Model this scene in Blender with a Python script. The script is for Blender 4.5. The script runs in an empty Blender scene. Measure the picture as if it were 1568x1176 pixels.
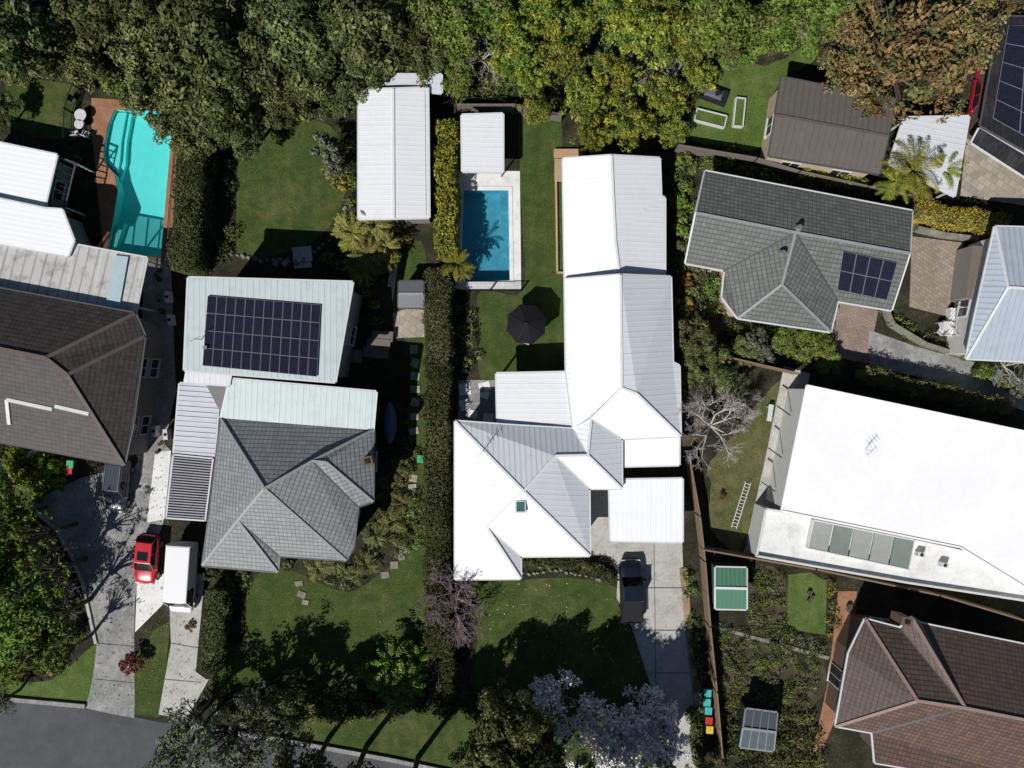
import bpy, bmesh, math, random
import numpy as np
from mathutils import Vector, Matrix
random.seed(7)
scene=bpy.context.scene
H=60.0; F=1080.0
def W(px,py,z=0.0):
    # survey coordinates of the aerial plan -> metres at real height z
    k=(H-z)/F
    return Vector(((px-784)*k,(588-py)*k,z))
# ---------------------------------------------------------------- materials
MATS={}
def newmat(name):
    m=bpy.data.materials.new(name); m.use_nodes=True
    nt=m.node_tree; nt.nodes.clear()
    out=nt.nodes.new('ShaderNodeOutputMaterial')
    return m,nt,out
def N(nt,t,**k):
    n=nt.nodes.new(t)
    for a,b in k.items(): setattr(n,a,b)
    return n
def ramp(nt,fac,stops):
    r=N(nt,'ShaderNodeValToRGB'); cr=r.color_ramp
    while len(cr.elements)<len(stops): cr.elements.new(0.5)
    for e,(p,c) in zip(cr.elements,stops):
        e.position=p; e.color=(*c,1) if len(c)==3 else c
    nt.links.new(fac,r.inputs[0]); return r.outputs[0]
def mixc(nt,fac,a,b,bt='MIX'):
    m=N(nt,'ShaderNodeMix',data_type='RGBA',blend_type=bt)
    for s,v in ((m.inputs[0],fac),(m.inputs[6],a),(m.inputs[7],b)):
        if isinstance(v,(int,float)): s.default_value=v
        elif isinstance(v,tuple): s.default_value=(*v,1)
        else: nt.links.new(v,s)
    return m.outputs[2]
def mth(nt,op,a,b=0.0):
    m=N(nt,'ShaderNodeMath',operation=op)
    for s,v in ((m.inputs[0],a),(m.inputs[1],b)):
        if isinstance(v,(int,float)): s.default_value=v
        else: nt.links.new(v,s)
    return m.outputs[0]
def noise(nt,vec,scale,detail=3,rough=.6):
    n=N(nt,'ShaderNodeTexNoise'); n.inputs['Scale'].default_value=scale
    n.inputs['Detail'].default_value=min(detail,4); n.inputs['Roughness'].default_value=rough
    if vec is not None: nt.links.new(vec,n.inputs['Vector'])
    return n.outputs[0]
def bsdf(nt,out,col,rough=.6,spec=.4,metal=0,bump=None,bs=.3,bd=.02):
    p=N(nt,'ShaderNodeBsdfPrincipled')
    if isinstance(col,tuple): p.inputs['Base Color'].default_value=(*col,1)
    else: nt.links.new(col,p.inputs['Base Color'])
    p.inputs['Roughness'].default_value=rough
    p.inputs['Specular IOR Level'].default_value=spec
    p.inputs['Metallic'].default_value=metal
    if bump is not None:
        b=N(nt,'ShaderNodeBump'); b.inputs['Strength'].default_value=bs; b.inputs['Distance'].default_value=bd
        nt.links.new(bump,b.inputs['Height']); nt.links.new(b.outputs[0],p.inputs['Normal'])
    nt.links.new(p.outputs[0],out.inputs[0]); return p
def flat(name,c,rough=.5,spec=.4,metal=0):
    if name in MATS: return MATS[name]
    m,nt,o=newmat(name)
    pos=N(nt,'ShaderNodeNewGeometry').outputs['Position']
    col=mixc(nt,noise(nt,pos,3.0,2),tuple(x*.82 for x in c),tuple(min(1,x*1.1) for x in c))
    bsdf(nt,o,col,rough,spec,metal); MATS[name]=m; return m
def ground(name,stops,s1=.5,s2=6,rough=.9,bs=.5,bd=.05,mixf=.5,stain=None):
    m,nt,o=newmat(name)
    pos=N(nt,'ShaderNodeNewGeometry').outputs['Position']
    a=noise(nt,pos,s1,4); b=noise(nt,pos,s2,4,.7)
    f=mth(nt,'ADD',mth(nt,'MULTIPLY',a,1-mixf),mth(nt,'MULTIPLY',b,mixf))
    col=ramp(nt,f,stops)
    if stain: col=mixc(nt,ramp(nt,noise(nt,pos,.9,4,.75),[(.5,(0,0,0)),(.68,(.65,.65,.65))]),col,stain)
    bsdf(nt,o,col,rough,.2,0,b,bs,bd); MATS[name]=m; return m
def lawn(name,dark,mid,yel,py=.5):
    m,nt,o=newmat(name)
    pos=N(nt,'ShaderNodeNewGeometry').outputs['Position']
    fine=noise(nt,pos,7,4,.85); med=noise(nt,pos,1.3,4,.7); big=noise(nt,pos,.22,3,.6)
    c=ramp(nt,fine,[(.32,tuple(x*.8 for x in dark)),(.5,mid),(.7,tuple(x*1.5 for x in mid))])
    f=ramp(nt,mth(nt,'ADD',mth(nt,'MULTIPLY',med,.5),mth(nt,'MULTIPLY',big,.5)),[(py-.02,(0,0,0)),(py+.12,(1,1,1))])
    c=mixc(nt,mth(nt,'MULTIPLY',f,.75),c,mixc(nt,fine,tuple(x*.6 for x in yel),tuple(x*1.4 for x in yel)))
    sep=N(nt,'ShaderNodeSeparateXYZ'); nt.links.new(pos,sep.inputs[0])
    st=mth(nt,'SINE',mth(nt,'MULTIPLY',mth(nt,'ADD',sep.outputs[0],mth(nt,'MULTIPLY',med,.8)),5.5))
    c=mixc(nt,mth(nt,'ADD',mth(nt,'MULTIPLY',st,.06),.06),c,tuple(x*.55 for x in dark))
    c=mixc(nt,ramp(nt,noise(nt,pos,.7,4),[(.35,(.5,.5,.5)),(.56,(0,0,0))]),c,tuple(x*.9 for x in dark))
    bsdf(nt,o,c,.95,.1,0,fine,.9,.08); MATS[name]=m; return m
def uvsep(nt):
    u=N(nt,'ShaderNodeUVMap'); s=N(nt,'ShaderNodeSeparateXYZ'); nt.links.new(u.outputs[0],s.inputs[0]); return u.outputs[0],s.outputs[0],s.outputs[1]
def tiles(name,c1,c2,gap,w=.33,h=.36,dirt=(.1,.09,.07),rough=.6,offs=.0,bs=.3):
    m,nt,o=newmat(name); uv,u,v=uvsep(nt)
    b=N(nt,'ShaderNodeTexBrick'); b.offset=offs; nt.links.new(uv,b.inputs['Vector'])
    b.inputs['Scale'].default_value=1; b.inputs['Brick Width'].default_value=w; b.inputs['Row Height'].default_value=h
    b.inputs['Mortar Size'].default_value=.024; b.inputs['Mortar Smooth'].default_value=.6
    b.inputs['Color1'].default_value=(*c1,1); b.inputs['Color2'].default_value=(*c2,1); b.inputs['Mortar'].default_value=(*gap,1)
    pos=N(nt,'ShaderNodeNewGeometry').outputs['Position']
    c=mixc(nt,ramp(nt,noise(nt,pos,1.4,4,.75),[(.45,(0,0,0)),(.7,(.6,.6,.6))]),b.outputs['Color'],dirt)
    saw=mth(nt,'FRACT',mth(nt,'DIVIDE',v,h))
    c=mixc(nt,mth(nt,'MULTIPLY',mth(nt,'LESS_THAN',saw,.2),.45),c,gap)
    bsdf(nt,o,c,rough,.35,0,mth(nt,'MULTIPLY',saw,-1.0),bs,.035); MATS[name]=m; return m
def ribbed(name,c,pitch=.38,line=.72,rough=.45,dirt=.25,bs=.12,through=0.0):
    m,nt,o=newmat(name); uv,u,v=uvsep(nt)
    f=mth(nt,'FRACT',mth(nt,'DIVIDE',u,pitch)); l=mth(nt,'LESS_THAN',f,.18)
    col=mixc(nt,l,c,tuple(x*line for x in c))
    f2=mth(nt,'FRACT',mth(nt,'DIVIDE',u,pitch*4)); l2=mth(nt,'LESS_THAN',f2,.05)
    col=mixc(nt,mth(nt,'MULTIPLY',l2,(1-line)*1.2),col,tuple(x*.5 for x in c))
    pos=N(nt,'ShaderNodeNewGeometry').outputs['Position']
    col=mixc(nt,ramp(nt,noise(nt,pos,.8,4,.75),[(.5,(0,0,0)),(.8,(dirt,)*3)]),col,(.16,.15,.13))
    s=mth(nt,'SINE',mth(nt,'MULTIPLY',u,6.283/pitch))
    p=bsdf(nt,o,col,rough,.35,0,s,bs,.03)
    if through:
        t=N(nt,'ShaderNodeBsdfTransparent'); mx=N(nt,'ShaderNodeMixShader'); mx.inputs[0].default_value=through
        nt.links.new(p.outputs[0],mx.inputs[1]); nt.links.new(t.outputs[0],mx.inputs[2]); nt.links.new(mx.outputs[0],o.inputs[0])
    MATS[name]=m; return m
def leafmat(name,a,b,c,alt=None,k=1.0):
    a,b,c=[tuple(x*k for x in q) for q in (a,b,c)]
    m,nt,o=newmat(name); g=N(nt,'ShaderNodeNewGeometry')
    col=ramp(nt,g.outputs['Random Per Island'],[(0,a),(.5,b),(1,c)])
    n=noise(nt,g.outputs['Position'],.6,1)
    col=mixc(nt,ramp(nt,n,[(.38,(.6,.6,.6)),(.55,(0,0,0))]),col,tuple(x*.5 for x in b) if alt is None else alt)
    oi=N(nt,'ShaderNodeObjectInfo')
    hs=N(nt,'ShaderNodeHueSaturation'); nt.links.new(col,hs.inputs['Color'])
    nt.links.new(mth(nt,'ADD',mth(nt,'MULTIPLY',oi.outputs['Random'],.05),.475),hs.inputs['Hue'])
    nt.links.new(mth(nt,'ADD',mth(nt,'MULTIPLY',oi.outputs['Random'],.5),.85),hs.inputs['Value'])
    d=N(nt,'ShaderNodeBsdfDiffuse'); nt.links.new(hs.outputs[0],d.inputs[0]); nt.links.new(d.outputs[0],o.inputs[0])
    MATS[name]=m; return m

G_base=ground('soil_litter',[(.32,(.008,.009,.005)),(.5,(.028,.027,.015)),(.6,(.055,.048,.028)),(.75,(.11,.09,.06))],.6,5,bs=.8,bd=.1)  # soil tones lowered, so deep yard shadow is partly put into the colour
G_mulch=ground('mulch',[(.3,(.025,.022,.012)),(.5,(.06,.05,.03)),(.72,(.14,.11,.075))],.9,9,bs=.8)
G_lawn=lawn('lawn_grass',(.032,.052,.015),(.062,.09,.023),(.12,.124,.047))
G_lawn2=lawn('lawn_dry',(.05,.065,.022),(.09,.105,.034),(.15,.14,.07),.4)
G_lawn3=lawn('lawn_bright',(.05,.09,.018),(.085,.14,.03),(.15,.17,.06))
G_conc=ground('concrete_light',[(.3,(.27,.26,.24)),(.5,(.42,.41,.38)),(.75,(.52,.51,.48))],.5,5,.85,.15,stain=(.27,.26,.24))
G_concg=ground('concrete_grey',[(.3,(.12,.12,.12)),(.5,(.23,.23,.22)),(.7,(.36,.35,.34))],.35,4,.85,.2,stain=(.4,.4,.39))
G_white=ground('paving_white',[(.3,(.6,.6,.58)),(.6,(.75,.75,.73))],.5,5,.8,.1,stain=(.5,.5,.48))
G_asph=ground('asphalt',[(.3,(.05,.052,.058)),(.5,(.075,.077,.083)),(.75,(.12,.12,.125))],.3,14,.85,.4,stain=(.1,.1,.105))
G_terra=ground('terracotta_paving',[(.3,(.17,.08,.045)),(.5,(.28,.14,.08)),(.75,(.38,.22,.14))],.9,6,.8,.3)
G_gravel=ground('gravel_tan',[(.3,(.14,.09,.055)),(.5,(.3,.21,.14)),(.75,(.5,.38,.28))],1,10,.9,.8)
G_stone=ground('stone',[(.3,(.1,.095,.08)),(.5,(.2,.185,.155)),(.75,(.36,.34,.29))],1,5,.9,.7)
R_membr=ground('white_membrane',[(.3,(.8,.8,.8)),(.6,(.86,.86,.86))],.3,3,.6,.02)
def paver(name,c1,c2,gap,w=.3,h=.15):
    m,nt,o=newmat(name); pos=N(nt,'ShaderNodeNewGeometry').outputs['Position']
    mp=N(nt,'ShaderNodeMapping'); mp.inputs['Rotation'].default_value=(0,0,.6); nt.links.new(pos,mp.inputs[0])
    b=N(nt,'ShaderNodeTexBrick'); nt.links.new(mp.outputs[0],b.inputs['Vector'])
    b.inputs['Scale'].default_value=1; b.inputs['Brick Width'].default_value=w; b.inputs['Row Height'].default_value=h
    b.inputs['Mortar Size'].default_value=.015
    b.inputs['Color1'].default_value=(*c1,1); b.inputs['Color2'].default_value=(*c2,1); b.inputs['Mortar'].default_value=(*gap,1)
    c=mixc(nt,ramp(nt,noise(nt,pos,.8,4),[(.4,(0,0,0)),(.7,(.5,.5,.5))]),b.outputs[0],gap)
    bsdf(nt,o,c,.85,.2); MATS[name]=m; return m
G_brick=paver('pink_pavers',(.32,.24,.2),(.24,.18,.15),(.13,.11,.09),.4,.2)
G_sand=paver('sandstone_pavers',(.4,.36,.29),(.3,.27,.22),(.17,.15,.12),.6,.6)
G_court=paver('courtyard_pavers',(.34,.28,.23),(.25,.21,.17),(.15,.13,.1),.3,.3)
R_white=ribbed('white_metal_roof',(.82,.83,.84),.4,.92,dirt=.05)
R_white2=ribbed('offwhite_and_shaded_white_roof',(.72,.73,.75),.4,.87,dirt=.12)  # off-white roofs, and painted shade on the white house's north wing
R_pale=ribbed('pale_grey_and_shaded_white_roof',(.6,.62,.65),.42,.82,dirt=.12)  # pale grey roofs, and painted shade on the white main roof
R_teal=ribbed('pale_green_metal_roof',(.5,.57,.57),.45,.78)
R_stripe=ribbed('striped_metal_roof',(.55,.57,.62),.4,.25)
R_trans=ribbed('translucent_sheet_roof',(.85,.84,.8),.8,.7,dirt=.8,through=.4)
R_blue=ribbed('blue_grey_metal_roof',(.38,.44,.5),.45,.8)
R_brownm=ribbed('weathered_sheet_roof',(.12,.108,.095),.5,.8,dirt=.5)
R_black=ribbed('black_sheet_roof',(.022,.022,.026),.45,.5)
R_greenm=ribbed('green_metal_roof',(.08,.2,.13),.35,.75)
T_grey=tiles('grey_roof_tiles',(.26,.275,.28),(.205,.22,.225),(.07,.074,.078),dirt=(.17,.175,.175))
T_moss=tiles('weathered_grey_roof_tiles',(.16,.17,.16),(.12,.13,.12),(.045,.048,.042),dirt=(.085,.09,.075))
T_brown=tiles('dark_brown_roof_tiles',(.052,.041,.037),(.034,.028,.026),(.012,.01,.009),dirt=(.078,.064,.057))
T_terra=tiles('terracotta_roof_tiles',(.105,.068,.055),(.07,.05,.043),(.025,.017,.015),dirt=(.085,.072,.065))
T_terral=tiles('orange_roof_tiles',(.16,.088,.062),(.095,.06,.048),(.03,.02,.017),dirt=(.08,.066,.056))
C_cap=flat('ridge_cap_grey',(.27,.28,.28),.6); C_capw=flat('ridge_cap_white',(.66,.67,.68),.5)
C_capb=flat('ridge_cap_brown',(.11,.083,.075),.7); C_capt=flat('ridge_cap_terracotta',(.26,.185,.16),.7)
W_white=flat('white_render',(.6,.6,.58),.7); W_grey=flat('grey_render',(.2,.19,.18),.8); W_tan=flat('tan_render',(.45,.36,.27),.8)
W_brick=flat('dark_brick',(.12,.08,.06),.85)
M_gut=flat('gutter_white',(.6,.61,.62),.4); M_gutd=flat('gutter_dark',(.08,.08,.085),.4)
M_glass=flat('window_glass',(.02,.025,.03),.08,.8); M_frame=flat('window_frame',(.55,.55,.55),.5)
M_timber=flat('timber',(.2,.14,.09),.8); M_deck=flat('timber_deck',(.42,.28,.15),.7); M_greytim=flat('grey_timber',(.15,.13,.11),.85)
M_dark=flat('black_plastic',(.015,.015,.017),.7,.2); M_metal=flat('steel',(.4,.41,.42),.35,.5,.7); M_rub=flat('tyre',(.02,.02,.02),.8)
M_bark=flat('bark',(.07,.055,.04),.9); M_barkp=flat('pale_bark',(.42,.38,.36),.9); M_barkb=flat('brown_twigs',(.3,.23,.23),.9)
M_brownm=flat('brown_metal',(.13,.08,.06),.6)
M_canvas=flat('black_canvas',(.014,.014,.016),.85,.1)
L_dark=leafmat('leaf_dark_green',(.025,.035,.012),(.068,.085,.031),(.145,.155,.067))
L_olive=leafmat('leaf_olive',(.05,.06,.02),(.115,.125,.044),(.21,.21,.095))
L_yel=leafmat('leaf_yellow_green',(.08,.1,.014),(.19,.21,.03),(.36,.34,.06),(.07,.09,.018))
L_bri=leafmat('leaf_bright_green',(.045,.08,.014),(.11,.165,.03),(.2,.26,.06))
L_brown=leafmat('leaf_bronze',(.09,.06,.022),(.19,.125,.05),(.3,.2,.095),(.1,.09,.035))
L_hedge=leafmat('leaf_hedge',(.02,.026,.01),(.06,.068,.028),(.13,.125,.065))
L_grey=leafmat('leaf_grey_green',(.06,.07,.05),(.12,.14,.09),(.21,.22,.17))
L_red=leafmat('leaf_red',(.08,.03,.02),(.16,.055,.04),(.24,.09,.06))
L_orange=leafmat('leaf_orange',(.12,.1,.02),(.26,.19,.035),(.42,.28,.06))
L_palm=leafmat('leaf_palm',(.07,.075,.02),(.17,.16,.045),(.32,.27,.09))
L_flower=leafmat('magnolia_petals',(.66,.62,.62),(.82,.8,.79),(.88,.87,.86),(.66,.62,.62))
# ---------------------------------------------------------------- mesh helpers
def link(o,parent=None):
    scene.collection.objects.link(o)
    if parent: o.parent=parent
    return o
def empty(name,loc=(0,0,0)):
    o=bpy.data.objects.new(name,None); o.empty_display_size=.5; return link(o)
class MB:
    def __init__(s): s.v=[];s.f=[];s.m=[];s.mats=[]
    def mi(s,mat):
        if mat not in s.mats: s.mats.append(mat)
        return s.mats.index(mat)
    def add(s,vs,fs,mat):
        o=len(s.v); s.v+= [tuple(x) for x in vs]; i=s.mi(mat)
        for f in fs: s.f.append([a+o for a in f]); s.m.append(i)
    def box(s,c,size,rot,mat,tp=1.0):
        x,y,z=[q/2 for q in size]; cs,sn=math.cos(rot),math.sin(rot); vs=[]
        for dz,t in ((-z,1.0),(z,tp)):
            for dx,dy in ((-x,-y),(x,-y),(x,y),(-x,y)):
                dx*=t;dy*=t; vs.append((c[0]+dx*cs-dy*sn,c[1]+dx*sn+dy*cs,c[2]+dz))
        s.add(vs,[(3,2,1,0),(4,5,6,7),(0,1,5,4),(1,2,6,5),(2,3,7,6),(3,0,4,7)],mat)
    def beam(s,a,b,w,h,mat):
        a=Vector(a);b=Vector(b);d=(b-a)
        if d.length<1e-4: return
        d.normalize(); up=Vector((0,0,1)); sd=d.cross(up)
        if sd.length<1e-3: sd=Vector((1,0,0))
        sd.normalize(); u=sd.cross(d); vs=[]
        for p in (a,b):
            for i,j in ((-1,-1),(1,-1),(1,1),(-1,1)): vs.append(p+sd*(i*w/2)+u*(j*h/2))
        s.add(vs,[(0,1,2,3),(7,6,5,4),(0,4,5,1),(1,5,6,2),(2,6,7,3),(3,7,4,0)],mat)
    def prism(s,pts,z0,z1,mat,top=None):
        pts=ccw(pts); n=len(pts)
        vs=[(p[0],p[1],z0) for p in pts]+[(p[0],p[1],z1) for p in pts]
        s.add(vs,[tuple(range(n-1,-1,-1))]+[(i,(i+1)%n,(i+1)%n+n,i+n) for i in range(n)],mat)
        s.add([(p[0],p[1],z1) for p in pts],[tuple(range(n))],top or mat)
    def cyl(s,a,b,r0,r1,mat,seg=10):
        a=Vector(a);b=Vector(b);d=(b-a).normalized(); t=d.orthogonal().normalized(); q=d.cross(t); vs=[]
        for p,r in ((a,r0),(b,r1)):
            for i in range(seg):
                an=i*2*math.pi/seg; vs.append(p+t*(math.cos(an)*r)+q*(math.sin(an)*r))
        s.add(vs,[tuple(range(seg-1,-1,-1)),tuple(range(seg,2*seg))]+[(i,(i+1)%seg,(i+1)%seg+seg,i+seg) for i in range(seg)],mat)
    def build(s,name,parent=None,bevel=0,smooth=False,sub=0):
        me=bpy.data.meshes.new(name); me.from_pydata(s.v,[],s.f)
        for m in s.mats: me.materials.append(m)
        me.polygons.foreach_set('material_index',s.m)
        if smooth: me.polygons.foreach_set('use_smooth',[True]*len(s.f))
        me.update(); o=link(bpy.data.objects.new(name,me),parent)
        if bevel:
            b=o.modifiers.new('bevel','BEVEL'); b.width=bevel; b.segments=2; b.limit_method='ANGLE'
        if sub:
            b=o.modifiers.new('sub','SUBSURF'); b.levels=sub; b.render_levels=sub
        return o
def area(p): return sum(p[i][0]*p[(i+1)%len(p)][1]-p[(i+1)%len(p)][0]*p[i][1] for i in range(len(p)))/2
def ccw(p): return list(p) if area(p)>0 else list(reversed(p))
def inset(pts,d):
    pts=ccw(pts); n=len(pts); out=[]
    for i in range(n):
        a=Vector(pts[i-1][:2]);b=Vector(pts[i][:2]);c=Vector(pts[(i+1)%n][:2])
        e1=(b-a).normalized(); e2=(c-b).normalized()
        n1=Vector((-e1.y,e1.x)); n2=Vector((-e2.y,e2.x)); k=1+n1.dot(n2)
        if k<.3: k=.3
        out.append(b+(n1+n2)*(d/k))
    return out
def smooth(pts,n=5,jit=0.0):
    out=[];L=len(pts)
    for i in range(L):
        p0,p1,p2,p3=[Vector(pts[(i+j)%L][:2]) for j in (-1,0,1,2)]
        for k in range(n):
            t=k/n
            q=.5*((2*p1)+(p2-p0)*t+(2*p0-5*p1+4*p2-p3)*t*t+(3*p1-p0-3*p2+p3)*t**3)
            out.append((q.x+random.uniform(-jit,jit),q.y+random.uniform(-jit,jit)))
    return out
def sheet(name,pts,z,mat,holes=(),sm=0,jit=0,px=True,parent=None):
    if sm: pts=smooth(pts,sm,jit)
    P=[W(p[0],p[1],0) for p in pts] if px else pts
    bm=bmesh.new(); es=[]
    for loop in [P]+list(holes):
        vs=[bm.verts.new((p[0],p[1],z)) for p in loop]
        for i in range(len(vs)): es.append(bm.edges.new((vs[i],vs[(i+1)%len(vs)])))
    bmesh.ops.triangle_fill(bm,use_beauty=True,use_dissolve=False,edges=es,normal=(0,0,1))
    bmesh.ops.recalc_face_normals(bm,faces=bm.faces)
    for f in bm.faces:
        if f.normal.z<0: f.normal_flip()
    me=bpy.data.meshes.new(name); bm.to_mesh(me); bm.free(); me.materials.append(mat)
    return link(bpy.data.objects.new(name,me),parent)
# ---------------------------------------------------------------- foliage
class Q:
    def __init__(s): s.V=[];s.Fc=[];s.M=[];s.n=0;s.mats=[]
    def add(s,V,Fc,mat):
        if mat not in s.mats: s.mats.append(mat)
        s.V.append(V);s.Fc.append(Fc+s.n);s.M.append(np.full(len(Fc),s.mats.index(mat)));s.n+=len(V)
    def leaves(s,P,Nn,size,asp,rng,mat):
        n=len(P); r=rng.normal(size=(n,3)); t=np.cross(Nn,r); t/=np.linalg.norm(t,axis=1)[:,None]+1e-9
        b=np.cross(Nn,t); b/=np.linalg.norm(b,axis=1)[:,None]+1e-9
        sz=size*rng.uniform(.6,1.35,n)[:,None]
        V=np.stack([P+t*sz,P+b*sz*asp,P-t*sz,P-b*sz*asp],1).reshape(-1,3)
        s.add(V,np.arange(4*n).reshape(-1,4),mat)
    def tube(s,a,b,r0,r1,mat,seg=5):
        a=np.array(a,float);b=np.array(b,float);d=b-a;L=np.linalg.norm(d)
        if L<1e-5:return
        d/=L; t=np.cross(d,[.3,.9,.1] if abs(d[2])>.9 else [0,0,1.]); t/=np.linalg.norm(t); q=np.cross(d,t)
        an=np.arange(seg)*2*math.pi/seg; c=np.cos(an)[:,None]*t+np.sin(an)[:,None]*q
        V=np.concatenate([a+c*r0,b+c*r1]); i=np.arange(seg); j=(i+1)%seg
        s.add(V,np.stack([i,j,j+seg,i+seg],1),mat)
    def mesh(s,name):
        V=np.concatenate(s.V).astype(np.float32);Fc=np.concatenate(s.Fc).astype(np.int32);M=np.concatenate(s.M).astype(np.int32)
        me=bpy.data.meshes.new(name); me.vertices.add(len(V)); me.vertices.foreach_set('co',V.ravel())
        me.loops.add(Fc.size); me.loops.foreach_set('vertex_index',Fc.ravel())
        me.polygons.add(len(Fc)); me.polygons.foreach_set('loop_start',np.arange(0,Fc.size,4,dtype=np.int32))
        me.polygons.foreach_set('material_index',M)
        for m in s.mats: me.materials.append(m)
        me.update(calc_edges=True); me.validate(); return me
def unit(rng,n,zmin=-1):
    z=rng.uniform(zmin,1,n);a=rng.uniform(0,2*math.pi,n);r=np.sqrt(1-z*z)
    return np.stack([r*np.cos(a),r*np.sin(a),z],1)
def crown(name,seed,R,Hc,z0,ncl,nl,size,mat,bark=None,asp=.5,mat2=None,inner=.3,cr=(.16,.3)):
    rng=np.random.default_rng(seed); q=Q(); bark=bark or M_bark
    ph=rng.uniform(0,6.28,3)
    D=unit(rng,ncl,-.35)
    az=np.arctan2(D[:,1],D[:,0]); lob=1+.15*np.sin(2*az+ph[0])+.12*np.sin(3*az+ph[1])+.1*np.sin(5*az+ph[2])
    rad=rng.uniform(inner,.88,ncl)*lob
    C=D*rad[:,None]*np.array([R,R,Hc])+np.array([0,0,z0])
    for i,c in enumerate(C):
        rc=R*rng.uniform(*cr); n=int(nl*rng.uniform(.6,1.3)*(rc/(R*.23))**1.5); u=unit(rng,n,-.3)
        p=c+u*rc*rng.uniform(.6,1.12,n)[:,None]*np.array([1,1,.75])
        nn=u*1.1+rng.normal(size=(n,3))*.42+np.array([0,0,.3])
        nn/=np.linalg.norm(nn,axis=1)[:,None]
        q.leaves(p,nn,size,asp,rng,mat2 if (mat2 and rng.random()<.3) else mat)
    q.tube((0,0,-.1),(0,0,z0*.6),R*.085,R*.06,bark,8)
    for c in C[::2]:
        m=np.array([c[0]*.4,c[1]*.4,z0*.6+(c[2]-z0*.6)*.55])
        q.tube((0,0,z0*.58),m,R*.04,R*.025,bark); q.tube(m,c,R*.025,R*.008,bark)
    return q.mesh(name)
def baretree(name,seed,R,z0,mat,depth=6,flower=None,nfl=4,tip=.011):
    rng=np.random.default_rng(seed); q=Q(); tips=[]
    def rec(p,d,L,r,k):
        e=p+d*L; q.tube(p,e,r,r*.7,mat,4 if k>2 else 3)
        if k==0: tips.append(e); return
        for _ in range(3 if k>1 else 2):
            nd=d+rng.normal(size=3)*.5+np.array([0,0,.05]); nd/=np.linalg.norm(nd)
            rec(e,nd,L*rng.uniform(.62,.85),max(r*.6,tip),k-1)
        if k<3: tips.append(e)
    rec(np.array([0,0,0.]),np.array([0,0,1.]),z0*.45,R*.04,1)
    for i in range(5):
        a=i*1.256+rng.uniform(-.3,.3); d=np.array([math.cos(a),math.sin(a),.8]); d/=np.linalg.norm(d)
        rec(np.array([0,0,z0*.42]),d,R*.34,R*.028,depth-1)
    if flower:
        T=np.array(tips); T=np.repeat(T,nfl,0)+rng.normal(size=(len(T)*nfl,3))*.08
        nn=unit(rng,len(T),.2); q.leaves(T,nn,.14,.6,rng,flower)
    return q.mesh(name)
def palm(name,seed,R,z0,mat,nf=18,nleaf=26,lw=.06,ll=.5,trunk=.16,bark=None):
    rng=np.random.default_rng(seed); q=Q(); bark=bark or M_bark
    q.tube((0,0,-.1),(0,0,z0),trunk*1.2,trunk,bark,8)
    for i in range(nf):
        a=i*2.399+rng.uniform(-.2,.2); el=rng.uniform(.0,1.25); L=R*rng.uniform(.8,1.1)
        h=np.array([math.cos(a),math.sin(a),0]); s=np.cross(h,[0,0,1]); prev=np.array([0,0,z0])
        for k in range(nleaf):
            e=el-1.6*(k/nleaf)**1.3; d=h*math.cos(e)+np.array([0,0,math.sin(e)])
            nx=prev+d*L/nleaf*1.12
            q.tube(prev,nx,.025,.02,mat,3)
            w=ll*math.sin(math.pi*min(1,(k+2)/(nleaf+2)))**.6
            for sg in (-1,1):
                ld=s*sg+h*.6+np.array([0,0,-.35+rng.uniform(-.3,.3)]); ld/=np.linalg.norm(ld)
                x=h*lw
                q.add(np.array([nx-x*.5,nx+x*.5,nx+ld*w*.6+x*.6,nx+ld*w]),np.array([[0,1,2,3]]),mat)
            prev=nx
    return q.mesh(name)
def inst(name,me,px,py,Rpx,Rn,z0,hs=1.0,rot=None):
    s=Rpx/18/Rn
    for _ in range(3): s=Rpx*(H-z0*s*hs)/F/Rn
    p=W(px,py,z0*s*hs); o=bpy.data.objects.new(name,me); o.location=(p.x,p.y,0); o.scale=(s,s,s*hs)
    o.rotation_euler=(0,0,random.uniform(0,6.28) if rot is None else rot); return link(o)
TREES={}
def spec(key,name,mat,n=3,R=4.,Hc=2.8,z0=6.,ncl=60,nl=95,size=.23,asp=.5,mat2=None,**k):
    TREES[key]=(name,[crown(name+'_mesh',sum(map(ord,key))+i*31,R,Hc,z0,ncl,nl,size,mat,asp=asp,mat2=mat2,**k) for i in range(n)],R,z0)
spec('dark','evergreen_tree',L_dark,3,mat2=L_olive)
spec('olive','olive_green_tree',L_olive,3,mat2=L_dark)
spec('yel','yellow_green_tree',L_yel,3,ncl=70,nl=75,asp=.4,mat2=L_bri,cr=(.11,.22))
spec('bri','bright_green_tree',L_bri,3,ncl=60,nl=90,mat2=L_olive)
spec('brown','bronze_leaf_tree',L_brown,2,R=5.,Hc=2.6,z0=6.5,ncl=120,nl=62,size=.2,mat2=L_olive,inner=.15,cr=(.08,.16))
spec('grey','grey_green_tree',L_grey,2,ncl=60,nl=65,size=.18,mat2=L_olive,cr=(.1,.2))
spec('open','open_crown_tree',L_bri,2,ncl=34,nl=60,size=.18,mat2=L_olive,cr=(.08,.15),inner=.4)
spec('sh','garden_shrub',L_olive,2,R=1.2,Hc=.8,z0=.9,ncl=16,nl=70,size=.12,mat2=L_dark)
spec('shb','garden_shrub',L_bri,2,R=1.2,Hc=.8,z0=.9,ncl=16,nl=70,size=.12,mat2=L_yel)
spec('shg','grey_shrub',L_grey,1,R=1.2,Hc=.8,z0=.9,ncl=16,nl=70,size=.1)
spec('shr','red_leaf_shrub',L_red,1,R=1.2,Hc=.8,z0=.9,ncl=14,nl=50,size=.12)
spec('sho','orange_leaf_shrub',L_orange,1,R=1.2,Hc=.8,z0=.9,ncl=16,nl=70,size=.12,mat2=L_olive)
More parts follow.
